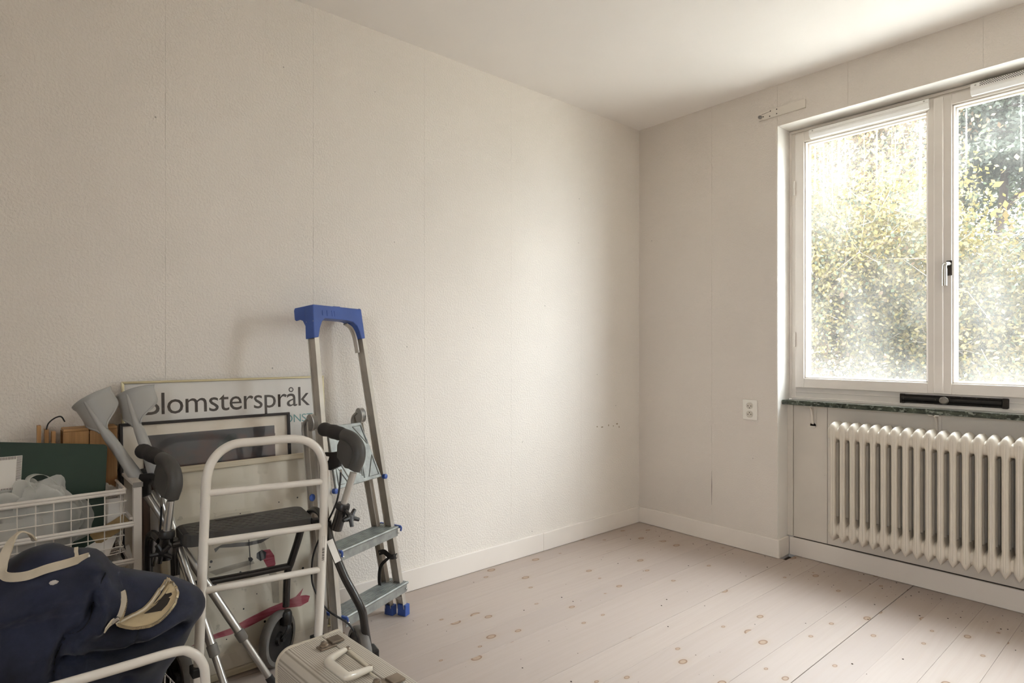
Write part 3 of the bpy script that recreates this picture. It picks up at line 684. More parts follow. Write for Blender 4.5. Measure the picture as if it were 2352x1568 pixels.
# 2. dark picture in a black frame
bp, w_, h_ = leaning('framed_picture', 'dark landscape picture with cream mount in a narrow black frame', 'picture', -2.835, -2.277, .140, .058, .860, 'pictures leaning on the left wall')
frame4(bp, w_, h_, .010, .018, M_BFRAME, .002)
t = NT('stained_mount_card'); p = t.obj(); t.col(t.mix(t.ramp(t.noise(p, 9., 5), .45, .75, 0, .6), lin('#E2D6C5'), lin('#C9B79E'))); t.set(Roughness=.85)
MB().box((.008, -.008, .008), (w_ - .008, -.003, h_ - .008)).build('mount', t.m, bp)
t = NT('dark_painting_print'); p = t.obj(); c = t.mix(t.ramp(t.noise(t.scale(p, (3, 3, 3)), 2.2, 4), .4, .65), lin('#332F31'), lin('#4A4A4C'))
sp = t.n('SeparateXYZ'); t.l(p, sp.inputs[0]); c = t.mix(t.ramp(t.math('SUBTRACT', t.noise(t.scale(p, (7, 7, 7)), 2.4, 5), t.math('MULTIPLY', sp.outputs[2], 1.6)), -.78, -.60, 0, .8), c, lin('#5A423A'))
t.col(c); t.set(Roughness=.5)
MB().box((.068, -.0095, .14), (w_ - .058, -.0078, h_ - .046)).build('painting', t.m, bp)
MB().prism([(.262, .628), (.30, .628), (.306, .70), (.325, .752), (.352, .772), (.366, .790), (.356, .802), (.335, .800), (.318, .782), (.306, .778), (.292, .750), (.276, .700)], (0, 0, 0), (1, 0, 0), (0, 0, 1), (0, -1, 0), .0092, .0102).build('painted_figure', plain('painted_figure_dark', '#2C3230', .5, var=.1), bp)
MB().prism([(.408, .752), (.50, .772), (.502, .788), (.45, .781), (.412, .766)], (0, 0, 0), (1, 0, 0), (0, 0, 1), (0, -1, 0), .0092, .0101).build('painted_rock', plain('painted_rock_brown', '#6a5348', .5, var=.15), bp)
MB().box((.009, -.0145, .009), (w_ - .009, -.0125, h_ - .009)).build('glass', M_PGLASS, bp)

# 3. two frames seen only by their dark side edges
for k, (y0, xb, xt, zt, mt, lab) in enumerate(((-2.778, .168, .094, .66, M_BRFRAME, 'dark brown framed picture, mostly hidden behind the pale framed picture'),)):
    hp, w_, h_ = leaning('framed_picture', lab, 'picture', y0, y0 + .50, xb, xt, zt, 'pictures leaning on the left wall')
    frame4(hp, w_, h_, .022, .020, mt, .003); MB().box((.018, -.006, .018), (w_ - .018, -.002, h_ - .018)).build('backing_board', M_PAPER, hp)

# 4. pale framed abstract picture in front
pp, w_, h_ = leaning('framed_picture', 'pale framed abstract picture with a red brush stroke, behind the walking frame', 'picture', -2.735, -2.205, .222, .106, .705, 'pictures leaning on the left wall')
frame4(pp, w_, h_, .022, .020, M_PALEF, .004)
t = NT('yellowed_art_paper'); p = t.obj(); c = t.mix(t.ramp(t.noise(p, 5., 5), .4, .7), lin('#DCD3C1'), lin('#CFC4AE')); t.col(t.mix(t.ramp(t.noise(p, 34., 3), .68, .73, 0, .35), c, lin('#8d8474'))); t.set(Roughness=.8)
MB().box((.018, -.009, .018), (w_ - .018, -.004, h_ - .018)).build('art_paper', t.m, pp)
MB().box((.022, -.0102, .022), (w_ - .022, -.0088, .072)).build('lower_mount', plain('mount_strip', '#D9CFBD', .8, var=.03), pp)
def stroke(poly, mat, d=.0004, name='brush_stroke'):
    return MB().prism(poly, (0, 0, 0), (1, 0, 0), (0, 0, 1), (0, -1, 0), .0090, .0090 + d).build(name, mat, pp)
t = NT('red_brush_paint'); p = t.obj(); n_ = t.noise(t.scale(p, (6, 6, 60), rot=(0, .45, 0)), 2., 5); t.col(t.mix(t.ramp(n_, .35, .7), lin('#8E2C3A'), lin('#B4606A'))); t.set(Roughness=.7); M_RED = t.m
M_INKB = plain('black_brush_ink', '#2d2b2e', .7, var=.2, vscale=30); M_WASH = plain('grey_ink_wash', '#B7AD9C', .8, var=.1, vscale=20)
stroke([(.078, .130), (.135, .146), (.204, .152), (.262, .168), (.337, .184), (.392, .191), (.432, .197), (.462, .220), (.449, .196), (.470, .193), (.485, .186), (.477, .167), (.447, .159), (.399, .166), (.336, .156), (.261, .139), (.203, .131), (.135, .132)], M_RED)
stroke([(.318, .386), (.349, .384), (.363, .359), (.366, .328), (.358, .316), (.336, .325), (.324, .352)], M_RED)
stroke([(.303, .380), (.321, .388), (.336, .376), (.332, .355), (.314, .350), (.301, .363)], M_INKB, .0007)
stroke([(.273, .371), (.284, .370), (.290, .362), (.282, .354), (.274, .360)], M_INKB, .0006)
stroke([(.163, .424), (.189, .433), (.239, .429), (.275, .424), (.320, .424), (.354, .425), (.320, .412), (.275, .411), (.217, .418), (.181, .424), (.167, .411)], plain('grey_brush_ink', '#5d5855', .7, var=.2, vscale=30), .0003)
stroke([(.305, .425), (.328, .423), (.352, .345), (.374, .273), (.372, .190), (.350, .196), (.346, .279), (.328, .350)], M_WASH, .0002)
stroke([(.144, .352), (.200, .358), (.287, .362), (.294, .346), (.215, .341), (.165, .336)], M_WASH, .00025)
stroke([(.277, .440), (.279, .440), (.281, .372), (.278, .330)], M_INKB, .0004)
stroke([(.120, .520), (.200, .535), (.290, .530), (.295, .505), (.240, .475), (.170, .470), (.125, .490)], plain('pale_ink_wash', '#C6BBA6', .8, var=.06), .0002)
for k in range(16):
    cx, cz, r_ = random.Random(k).uniform(.05, .48), random.Random(k + 50).uniform(.10, .56), random.Random(k + 90).uniform(.0015, .005)
    stroke([(cx + r_ * math.cos(q), cz + r_ * math.sin(q)) for q in [i * .785 for i in range(8)]], M_INKB, .0005, 'ink_spot')
MB().box((.020, -.0155, .020), (w_ - .020, -.0135, h_ - .020)).build('glass', M_PGLASS, pp)

# ------------------------------------------------------------------ step ladder, folded, leaning on the wall
LA = Vector((-.3841, .9233, 0)); LU = Vector((-.1125, -.0468, .9926)); LN = Vector((.9161, .3811, .1219)); LO = Vector((.221, -1.856, 0))
NH = Vector((.9233, .3841, 0))
def lp(a, h_, b=0.): return LO + LA * a + LU * h_ + LN * b
lad = thing('step_ladder', 'folded aluminium step ladder with blue plastic top leaning on the wall', 'ladder', lp(-.17, 0))
def stile(a0, a1, h0, h1, b, wd, dp, name, mat=M_ALU):
    m = MB(); ax = (lp(a1, h1, b) - lp(a0, h0, b)).normalized(); A, B = lp(a0, h0, b), lp(a1, h1, b)
    m.beam(A - LN * dp / 2, B - LN * dp / 2, .003, dp, LA)                      # web
    for bb in (-.0015, -dp + .0015): m.beam(A + LN * bb, B + LN * bb, wd, .003, LA)  # flanges
    return m.build(name, mat, lad, .0008, 1)
stile(.010, -.092, .03, 1.22, 0, .022, .036, 'front_stile'); stile(-.368, -.350, .03, 1.22, 0, .022, .036, 'front_stile')
stile(-.004, -.092, .022, .85, -.055, .022, .030, 'rear_leg'); stile(-.385, -.372, .022, .85, -.055, .022, .030, 'rear_leg')
for a in (-.100, -.368):
    m = MB(); q = [(.020 * math.cos(R(k * 20)), .020 * math.sin(R(k * 20))) for k in range(18)]
    m.prism([(x, y * 1.6) for x, y in q], lp(a, .845, -.045), LN, LU, LA, -.012, .012, True); m.build('hinge_cheek', M_ALUB, lad, .002)
    MB().tube(smooth_path([lp(a - .012, .86, -.05), lp(a - .014, .84, -.075), lp(a - .012, .80, -.080), lp(a - .010, .76, -.066)], 5), .006, 8).build('hinge_bow', M_ALUB, lad)
    MB().lathe([(.006, 0), (.006, .004)], lp(a + .011, .838, -.012), LA, 12).build('rivet', M_STEEL, lad)
# blue top
def poly3(pts, b0, b1, name, mat=M_BLUE, bevel=.003): return MB().prism(pts, LO, LA, LU, LN, b0, b1).build(name, mat, lad, bevel)
top = poly3([(-.356, 1.280), (-.089, 1.277), (-.081, 1.156), (-.103, 1.154), (-.110, 1.184), (-.124, 1.208), (-.145, 1.222), (-.182, 1.227), (-.300, 1.229), (-.318, 1.216), (-.330, 1.194), (-.338, 1.170), (-.342, 1.157), (-.366, 1.154)], -.042, .002, 'top_bracket')
m = MB(); prof = [(.0, 1.279), (-.093, 1.279), (-.098, 1.270), (-.098, 1.236), (-.092, 1.230), (-.072, 1.232), (-.058, 1.226), (-.048, 1.206), (-.040, 1.190), (-.030, 1.19), (-.030, 1.26), (.0, 1.26)]
for a0, a1 in ((-.356, -.350), (-.097, -.091)): m.prism(prof, LO, LN, LU, LA, a0, a1)
m.prism([(-.004, 1.2775), (-.096, 1.2775), (-.096, 1.240), (-.092, 1.240), (-.092, 1.272), (-.004, 1.272)], LO, LN, LU, LA, -.352, -.094)
o = m.build('tray', M_BLUE, lad, .002)
for a, hh in ((-.312, .020), (-.288, .022), (-.262, .022), (-.248, .022)): MB().obox(lp(a, 1.250, .0025), LA, LU, LN, .0012, hh / 2, .001).build('embossed_letter', M_BLUE, lad, .0005, 1)
MB().obox(lp(-.215, 1.281, -.02), LA, LU, LN, .018, .002, .008).build('release_tab', M_BLUE, lad, .001)
# bent strip visible inside the arch
MB().tube(smooth_path([lp(-.100, 1.10, -.030), lp(-.106, 1.165, -.032), lp(-.122, 1.202, -.034), (lp(-.150, 1.219, -.036))], 5), .012, 8, flat=.3, up=LA).build('bow_strip', M_ALU, lad)
# treads
def tread(a0, a1, hz, name='tread'):
    zz = lp(0, hz).z; O = lp((a0 + a1) / 2, hz, .0); L = (a1 - a0) / 2
    t_ = bpy.data.objects.new(name, None); 
    m = MB(); m.obox(O - NH * .034 + Vector((0, 0, -.003)), LA, NH, (0, 0, 1), L, .046, .003)
    m.obox(O + NH * .011 + Vector((0, 0, -.022)), LA, NH, (0, 0, 1), L - .006, .0015, .017); m.obox(O - NH * .079 + Vector((0, 0, -.014)), LA, NH, (0, 0, 1), L - .006, .0015, .012)
    m.tube([O + NH * .012 - LA * L + Vector((0, 0, -.003)), O + NH * .012 + LA * L + Vector((0, 0, -.003))], .0055, 10)
    tr_ = m.build(name, M_GALV, lad)
    for k in range(9):
        c_ = O - NH * (-.004 + .0095 * k) + Vector((0, 0, .0010))
        MB().obox(c_, LA, NH, (0, 0, 1), L - .004, .0028, .0012).build('grip_ridge', M_GALV, tr_)
    return tr_
tread(-.348, .002, .372); tread(-.352, .026, .137)
for a, hz in ((.001, .372), (-.350, .372), (-.354, .137)):
    m = MB(); O = lp(a, hz); m.obox(O - NH * .03 + Vector((0, 0, -.001)), LA, NH, (0, 0, 1), .004, .052, .005); m.tube(smooth_path([O + NH * .020 + Vector((0, 0, .002)), O + NH * .026 + Vector((0, 0, -.004)), O + NH * .024 + Vector((0, 0, -.018))], 4), .004, 8)
    m.build('tread_end_cap', M_BLUE, lad)
for a, hz in ((-.006, .345), (-.334, .345), (.012, .110), (-.338, .110)): MB().lathe([(.004, 0), (.004, .002), (.002, .003)], lp(a, hz, .014), LN, 10).build('rivet', M_STEEL, lad)
# folded up platform with pressed ridges
PT = [lp(-.066, .588, .004), lp(-.328, .588, .004), lp(-.300, .822, -.040), lp(-.112, .818, -.040)]
pc = sum(PT, Vector()) / 4; pn_ = (PT[1] - PT[0]).cross(PT[3] - PT[0]).normalized(); pn_ = pn_ if pn_.dot(LN) > 0 else -pn_
plat = MB(); plat.add([p + pn_ * .002 for p in PT] + [p - pn_ * .010 for p in PT], [(0,1,2,3),(7,6,5,4),(0,4,5,1),(1,5,6,2),(2,6,7,3),(3,7,4,0)])
pl = plat.build('platform', M_GALV, lad, .003)
def pq(s, t_): a = PT[1].lerp(PT[0], s); b = PT[2].lerp(PT[3], s); return a.lerp(b, t_) + pn_ * .003
for off in (.0, .09, .18):
    for path in ([(.06 + off, .88 - off * .3), (.42 + off * .4, .90 - off * .8), (.70 + off * .1, .56 - off * .3), (.62 - off * .4, .06 + off * .5)], ):
        MB().tube([pq(*q) for q in path], .0035, 6).build('pressed_ridge', M_GALV, pl)
for tri in ([(.72, .06), (.95, .06), (.95, .40)], [(.70, .94), (.95, .94), (.95, .62)], [(.05, .06), (.25, .06), (.05, .38)], [(.10, .50), (.30, .44), (.46, .16), (.30, .10)]):
    MB().tube([pq(*q) for q in tri], .003, 6, closed=True).build('pressed_ridge', M_GALV, pl)
for a in (-.052, -.340): MB().lathe([(.010, 0), (.010, .014), (.006, .016)], lp(a, .586, .002), LN, 14).build('pivot_cap', M_BLUE, lad)
MB().lathe([(.013, 0), (.013, .003)], lp(-.393, .575, -.054), LN, 20).build('cover_disc', M_BLUE, lad)
# feet and straps
for a, b in ((.014, 0.), (-.002, -.055), (-.366, 0.), (-.386, -.055)):
    MB().prism([(-.015, .0), (.015, .0), (.014, .046), (-.014, .046)], lp(a, .0, b), LA, (0, 0, 1), NH, -.037, .004).build('foot', M_BLUE, lad, .002)
m = MB(); m.beam(lp(-.022, .095, -.055), lp(-.006, .075, -.004), .014, .002, LU); m.build('spreader', M_ALUB, lad)
def ribbon(name, pts, wdir, width, mat, parent, thick=.0015, k=6):
    P = smooth_path(pts, k); m = MB(); n = len(P); wds = wdir if isinstance(wdir, list) else [wdir] * len(pts)
    W = smooth_path(wds, k); vs = []
    for i, p in enumerate(P):
        tg = (P[min(i+1, n-1)] - P[max(i-1, 0)]).normalized(); wv = W[i] - W[i].dot(tg) * tg; wv.normalize(); nv = tg.cross(wv)
        for s1, s2 in ((-1, -1), (1, -1), (1, 1), (-1, 1)): vs.append(p + wv * width / 2 * s1 + nv * thick / 2 * s2)
    fs = [(i*4+q, i*4+(q+1)%4, i*4+4+(q+1)%4, i*4+4+q) for i in range(n-1) for q in range(4)] + [(3,2,1,0), tuple((n-1)*4+q for q in range(4))]
    m.add(vs, fs, True); return m.build(name, mat, parent)
ribbon('strap', [lp(-.055, .275, -.058), lp(-.048, .278, -.035), lp(-.042, .258, -.012), lp(-.032, .255, .003), lp(-.014, .254, .003)], LU, .020, M_BLACK, lad)
ribbon('strap', [lp(-.030, .255, .0), lp(-.050, .25, -.02), lp(-.062, .22, -.05), lp(-.064, .16, -.062), lp(-.058, .12, -.058)], LN, .014, M_BLACK, lad)
for a, hh, b in ((-.048, .277, -.054), (-.020, .254, .005)): MB().lathe([(.007, 0), (.007, .002), (.003, .003)], lp(a, hh, b), LN, 14).build('strap_screw', M_STEEL, lad)
under(lad)

# ------------------------------------------------------------------ wire basket unit
un = thing('basket_frame', 'white metal frame unit holding the wire basket beside the wall', 'storage frame', (.15, -3.05, 0))
YA, YZ = -2.818, -3.30; XF, XK = .276, .020
for x in (XF, XK):
    for y in (YA, YZ): MB().box((x - .011, y - .011, .0), (x + .011, y + .011, .694)).build('post', M_WIRE, un, .002)
for y in (YA, YZ):
    MB().box((XK - .014, y - .013, .694), (XF + .014, y + .013, .7035)).build('top_rail', M_WIRE, un, .002)
    MB().box((XF + .010, y - .013, .690), (XF + .0155, y + .013, .7045)).build('end_cap', plain('grey_end_cap', '#8d8882', .5), un, .001)
    for z in (.60, .47, .34, .16): MB().box((XK, y + (.0115 if y == YZ else -.0195), z - .008), (XF, y + (.0195 if y == YZ else -.0115), z)).build('runner', M_WIRE, un)
for z in (.577, .467):
    for dz in (0, .0075): MB().tube([(XF + .0065, YZ, z + dz), (XF + .0065, YA, z + dz)], .0048, 8).build('cross_rail', M_WIRE, un)
for y in (YA, YZ): MB().beam((XK, y, .50), (XF, y, .40), .008, .012).build('diagonal_brace', M_WIRE, un)
under(un)
bk = thing('wire_basket', 'white wire basket full of odds and ends in the top slot of the frame unit', 'basket', (.15, -3.05, .49))
bx0, bx1, by0, by1, bz0, bz1 = .040, .262, -3.272, -2.846, .490, .682
m = MB()
for dz in (0, .008): m.tube([(bx1, by0, bz1 - dz), (bx1, by1, bz1 - dz)], .0048, 8)
m.tube([(bx0, by0, bz1), (bx0, by1, bz1)], .004, 8); 
for y in (by0, by1): m.tube([(bx0, y, bz1), (bx1, y, bz1)], .004, 8)
m.build('rim', M_WIRE, bk)
m = MB(); r_ = .0017; ins = .020
for k in range(11):
    y = by0 + .012 + (by1 - by0 - .024) * k / 10
    m.tube(smooth_path([(bx1, y, bz1), (bx1 - .004, y, (bz0 + bz1) / 2), (bx1 - .010, y, bz0 + .02), (bx1 - .03, y, bz0), (bx0 + .03, y, bz0), (bx0 + .010, y, bz0 + .02), (bx0, y, bz1)], 3), r_, 5)
for k in range(9):
    x = bx0 + .014 + (bx1 - bx0 - .028) * k / 8
    m.tube(smooth_path([(x, by1, bz1), (x, by1 - .004, (bz0 + bz1) / 2), (x, by1 - .010, bz0 + .02), (x, by1 - .03, bz0), (x, by0 + .03, bz0), (x, by0 + .010, bz0 + .02), (x, by0, bz1)], 3), r_, 5)
for z in (.648, .613, .579, .545, .512):
    q = (bz1 - z) / (bz1 - bz0) * .008
    m.tube([(bx0 + q, by0 + q, z), (bx1 - q + .003, by0 + q, z), (bx1 - q + .003, by1 - q + .003, z), (bx0 + q, by1 - q + .003, z)], r_, 5, closed=True)
o = m.build('wire_mesh', M_WIRE, bk); o['kind'] = 'stuff'; under(bk)
b2 = thing('wire_basket', 'lower white wire basket showing below the top basket of the frame unit', 'basket', (.15, -3.05, .26))
m = MB(); z1, z0 = .455, .33
for k in range(9):
    x = bx0 + .014 + (bx1 - bx0 - .028) * k / 8; m.tube([(x, by1, z1), (x, by1 - .01, z0 + .02), (x, by1 - .03, z0), (x, by0 + .03, z0), (x, by0, z1)], r_, 5)
for k in range(11):
    y = by0 + .012 + (by1 - by0 - .024) * k / 10; m.tube([(bx1, y, z1), (bx1 - .01, y, z0 + .02), (bx1 - .03, y, z0), (bx0 + .03, y, z0), (bx0, y, z1)], r_, 5)
o = m.build('wire_mesh', M_WIRE, b2); o['kind'] = 'stuff'
m = MB(); m.tube([(bx0, by0, z1), (bx1, by0, z1), (bx1, by1, z1), (bx0, by1, z1)], .0045, 8, closed=True); m.build('rim', M_WIRE, b2); under(b2)

# ------------------------------------------------------------------ contents of the basket
wbx = thing('wooden_box', 'old pine wooden box with split lid standing in the basket', 'box', (.06, -2.93, .494))
wz = .848
for y0, y1 in ((-2.984, -2.9175), (-2.9155, -2.842)):
    MB().box((.078, y0, .494), (.088, y1, wz)).build('front_board', M_PINE, wbx, .002); MB().box((.012, y0 + .001, wz), (.088, y1, wz + .009)).build('lid_board', M_PINET, wbx, .002)
MB().box((.010, -2.850, .494), (.078, -2.842, wz)).build('side_board', M_PINE, wbx, .001); MB().box((.004, -2.984, .494), (.012, -2.842, wz)).build('back_board', M_PINE, wbx, .001)
MB().box((.012, -2.978, .497), (.070, -2.855, wz - .012)).build('leather_case', plain('red_brown_leather', '#4d2a22', .4, var=.15), wbx, .004)
for y, x, zt in ((-3.040, .052, .870), (-3.022, .064, .858), (-3.006, .078, .852)): MB().box((x - .030, y - .005, .494), (x + .004, y + .005, zt)).build('loose_slat', M_PINE, wbx, .001)
MB().tube(smooth_path([(.066, -3.024, .855), (.062, -3.018, .876), (.050, -3.002, .890), (.040, -2.985, .893), (.036, -2.975, .876)], 5), .0022, 6).build('cord', M_BLACK, wbx)
under(wbx)
gb = thing('green_board', 'dark green card with rounded corners and a white ruled label standing in the basket', 'board', (.20, -3.05, .494))
G0 = Vector((.212, -2.898, .494)); gx = Vector((-.02, -1, .0)).normalized(); gu = Vector((-.075, .05, 1)).normalized(); gn = gx.cross(gu); gn = gn if gn.x > 0 else -gn
m = MB(); W_, H_, rr = .33, .322, .014
pl_ = [(0, 0), (W_, 0), (W_, H_ + .04)] + [(rr - rr * math.sin(q * .26), H_ - rr + rr * math.cos(q * .26) + (.0)) for q in range(0, 7)]
m.prism(pl_, G0, gx, gu, gn, 0, .004); m.build('card', plain('dark_green_board', '#1C3325', .45, var=.06, vscale=6), gb, .001)
def gq(a, b, d_=.0045): return G0 + gx * a + gu * b + gn * d_
m = MB(); m.obox(gq(.262, .262), gx, gu, gn, .060, .048, .0004); m.build('label', M_PAPER, gb)
m = MB()
for k in range(30): m.obox(gq(.2085, .217 + k * .0031, .0051), gx, gu, gn, .0058, .0006, .0002)
for k in range(34):
    for b in (.2185, .3050): m.obox(gq(.217 + k * .0033, b, .0051), gx, gu, gn, .0007, .0038, .0002)
o = m.build('label_ticks', M_INK, gb); o['kind'] = 'stuff'
MB().obox(gq(.252, .262, .0051), gx, gu, gn, .0005, .028, .0002).build('label_line', M_INK, gb)
under(gb)
# crumpled translucent carrier bag
def m_film():
    t = NT('frosted_plastic_film'); t.set(Roughness=.3); t.col(lin('#EAE8E2')); t.b.inputs['Specular IOR Level'].default_value = .6
    tl = t.n('BsdfTranslucent'); tl.inputs['Color'].default_value = (.88, .88, .85, 1); tr = t.n('BsdfTransparent')
    a = t.n('MixShader'); a.inputs[0].default_value = .4; t.l(t.b.outputs[0], a.inputs[1]); t.l(tl.outputs[0], a.inputs[2])
    lw = t.n('LayerWeight', Blend=.35); b = t.n('MixShader'); t.l(t.ramp(lw.outputs['Facing'], 0, 1, .58, .95), b.inputs[0]); t.l(tr.outputs[0], b.inputs[1]); t.l(a.outputs[0], b.inputs[2]); t.l(b.outputs[0], t.out.inputs['Surface']); return t.m
M_FILM = m_film()
def lump(name, c, rx, ry, rz, mat, parent=None, amp=.25, seed=0, nu=64, nv=32, creases=14, flatb=None):
    """crumpled closed lump: ellipsoid pushed in and out along random crease planes"""
    rn = np.random.default_rng(seed); dirs = rn.normal(0, 1, (creases, 3)); dirs /= np.linalg.norm(dirs, axis=1)[:, None]; fr = rn.uniform(2.0, 6.5, creases); ph = rn.uniform(0, 6.28, creases)
    def f(u, v):
        th = 2 * math.pi * u; la = math.pi * (v - .5); p = np.array((math.cos(la) * math.cos(th), math.cos(la) * math.sin(th), math.sin(la)))
        s = np.abs(np.sin(fr * (dirs @ p) + ph)); h_ = 1 + amp * (s.mean() - .6) * 2 + amp * .5 * (s[:4].min() - .3)
        q = [c[0] + rx * p[0] * h_, c[1] + ry * p[1] * h_, c[2] + rz * p[2] * h_]
        if flatb is not None: q[2] = max(q[2], flatb)
        return q
    m = MB(); m.grid(f, nu, nv, True, True); return m.build(name, mat, parent)
pb = thing('plastic_bag', 'crumpled frosted white plastic carrier bag in the wire basket', 'bag', (.20, -3.07, .495))
lump('bag_body', (.205, -3.085, .600), .042, .155, .110, M_FILM, pb, .42, 3, flatb=.496, nu=96, nv=48, creases=18); lump('bag_fold', (.212, -3.055, .655), .030, .070, .075, M_FILM, pb, .55, 8, creases=16)
lump('inner_bundle', (.195, -3.10, .565), .035, .12, .060, plain('white_bundle_plastic', '#D6D0C8', .35, var=.06), pb, .5, 12, flatb=.497)
ribbon('bag_handle', [(.225, -3.06, .70), (.222, -3.075, .735), (.210, -3.058, .748), (.200, -3.03, .738), (.205, -3.00, .70)], Vector((1, .3, 0)), .028, M_FILM, pb, .0006)
under(pb)
ev = MB().obox((.190, -2.882, .600), (.25, 1, .05), (-.12, .0, 1), (1, -.25, .12), .040, .045, .002).build('envelope', M_PAPER, None); tag(ev, 'white envelope standing upright at the right end of the wire basket', 'envelope')
kr = MB().obox((.222, -2.878, .560), (.25, 1, .62), (-.12, -.6, 1), (1, -.25, .12), .050, .020, .0025).build('kraft_paper_wad', plain('kraft_paper', '#A98D62', .8, var=.15, vscale=30, bump=.001, bscale=60), None); tag(kr, 'folded brown kraft paper slanting in front of the white envelope', 'paper')
cl = lump('cellophane_packet', (.150, -2.884, .655), .028, .030, .030, M_FILM, None, .5, 21, 40, 20); tag(cl, 'small clear cellophane packet above the white envelope', 'packet')
mg = MB().box((.100, -3.25, .4935), (.255, -2.985, .520)).build('magazine', plain('magenta_magazine_cover', '#8C4A5C', .3, var=.12, vscale=9), None, .002); tag(mg, 'magenta magazine lying at the bottom of the wire basket', 'magazine')
dbx = MB().box((.060, -2.965, .494), (.190, -2.862, .545)).build('brown_carton', plain('dark_brown_carton', '#3a2a20', .7, var=.1), None, .002); tag(dbx, 'dark brown carton at the bottom right of the wire basket', 'carton')
sh = MB().obox((.215, -2.915, .522), (.3, 1, -.25), (-.2, .25, .55), (1, 0, .5), .045, .030, .001).build('paper_sheet', M_PAPER, None); tag(sh, 'loose white paper sheet lying over the brown carton', 'paper')
# ------------------------------------------------------------------ rollator (walking frame on wheels)
ro = thing('rollator', 'black rollator walker with grey studded seat and two curved handgrips', 'rollator', (.40, -2.5, 0))
AX = Vector((.15, .989, 0)).normalized(); AN = Vector((.989, -.15, 0)).normalized()
seat_q = [Vector(p) for p in ((.258, -2.712, 0), (.405, -2.720, 0), (.462, -2.345, 0), (.275, -2.318, 0))]
def rounded(q, r, k=4):
    out = []; n = len(q)
    for i in range(n):
        a, b, c = q[i - 1], q[i], q[(i + 1) % n]; u = (a - b).normalized(); v = (c - b).normalized()
        for j in range(k + 1):
            t_ = j / k; out.append((b + u * r).lerp(b, t_).lerp(b.lerp(b + v * r, t_), t_))
    return out
sq = rounded(seat_q, .035)
st_ = MB().prism([(p.x, p.y) for p in sq], (0, 0, 0), (1, 0, 0), (0, 1, 0), (0, 0, 1), .512, .548).build('seat', M_GREYP, ro, .010, 3)
stud = MB().lathe([(.0105, 0), (.0098, .0012), (.006, .002)], (0, 0, 0), (0, 0, 1), 10).mesh('seat_stud'); stud.materials.append(M_GREYP)
def sq_at(s, t_): return seat_q[0].lerp(seat_q[1], s).lerp(seat_q[3].lerp(seat_q[2], s), t_)
for i in range(6):
    for j in range(12):
        s, t_ = .26 + .125 * i, .08 + .077 * j + (.038 if i % 2 else 0)
        if s > .93 or t_ > .95: continue
        p = sq_at(s, t_); o = inst('seat_stud', stud, st_, (p.x, p.y, .5475))
p0, p1 = sq_at(.10, .28), sq_at(.10, .60); MB().obox((p0 + p1) / 2 + Vector((0, 0, .5455)), p1 - p0, (p1 - p0).cross(Vector((0, 0, 1))), (0, 0, 1), (p1 - p0).length / 2, .012, .0045).build('lift_slot', M_BLACK, st_, .004)
p0, p1 = sq_at(.08, .03), sq_at(.95, .03); MB().obox((p0 + p1) / 2 + Vector((0, 0, .532)), p1 - p0, (p1 - p0).cross(Vector((0, 0, 1))), (0, 0, 1), (p1 - p0).length / 2 - .01, .010, .020).build('seat_end', M_RUBBER, st_, .006)

def slab(name, pts, nrm, thick, mat, parent):
    P = [Vector(p) for p in pts]; o = P[0]; bx = (P[1] - P[0]).normalized(); by = Vector(nrm).cross(bx).normalized()
    return MB().prism([((p - o).dot(bx), (p - o).dot(by)) for p in P], o, bx, by, bx.cross(by), -thick / 2, thick / 2).build(name, mat, parent, .003)
def handle(side, post0, post1, curve, lever, knob_at, sleeve0, dirk):
    MB().tube([post0, post1], .0115, 14).build('handle_post', M_ALUB, ro)
    g = MB().tube(smooth_path(curve[:5], 6), [.0215] * 25, 16); g.build('handle_bow', M_GREYP, ro)
    MB().tube(smooth_path(curve[4:], 6), [.021, .0225, .024, .0235, .024, .0245, .0235, .022, .022, .0235, .0245, .0225, .016][:6 * (len(curve) - 5) + 1], 16).build('grip', M_RUBBER, ro)
    C0 = (Vector(curve[0]) + Vector(curve[2]) + Vector(curve[4])) / 3; e = (Vector(curve[4]) - Vector(curve[0])); f = (Vector(curve[2]) - C0).normalized()
    nrm = e.cross(f).normalized(); pts = [Vector(curve[0]), Vector(curve[1]), Vector(curve[2]), Vector(curve[3]), Vector(curve[4]), C0 - f * .045 + e * .30, C0 - f * .060, C0 - f * .040 - e * .38]
    bx = e.normalized(); by = (f - f.dot(bx) * bx).normalized(); poly = [((p - C0).dot(bx), (p - C0).dot(by)) for p in pts]
    MB().prism(poly, C0, bx, by, nrm, -.012, .012).build('brake_housing', M_GREYP, ro, .004)
    slab('brake_lever', lever, nrm, .014, M_BLACK, ro)
    MB().tube([sleeve0, post0], .0185, 16).build('sleeve', M_BTUBE, ro); d_ = (Vector(post0) - Vector(sleeve0)).normalized()
    MB().lathe([(.0185, 0), (.0225, .004), (.0225, .014), (.020, .022), (.013, .023)], Vector(post0) - d_ * .012, d_, 18).build('collar', M_BLACK, ro)
    k = MB(); k.lathe([(.009, 0), (.009, .016), (.013, .018), (.013, .028), (.0, .030)], knob_at, dirk, 14); dk = Vector(dirk).normalized(); u = dk.orthogonal().normalized(); v = dk.cross(u)
    for q in range(5):
        w_ = u * math.cos(q * 1.2566) + v * math.sin(q * 1.2566); k.tube([Vector(knob_at) + dk * .023 + w_ * .008, Vector(knob_at) + dk * .024 + w_ * .030], [.0075, .0062], 8)
    k.build('knob', M_BLACK, ro)
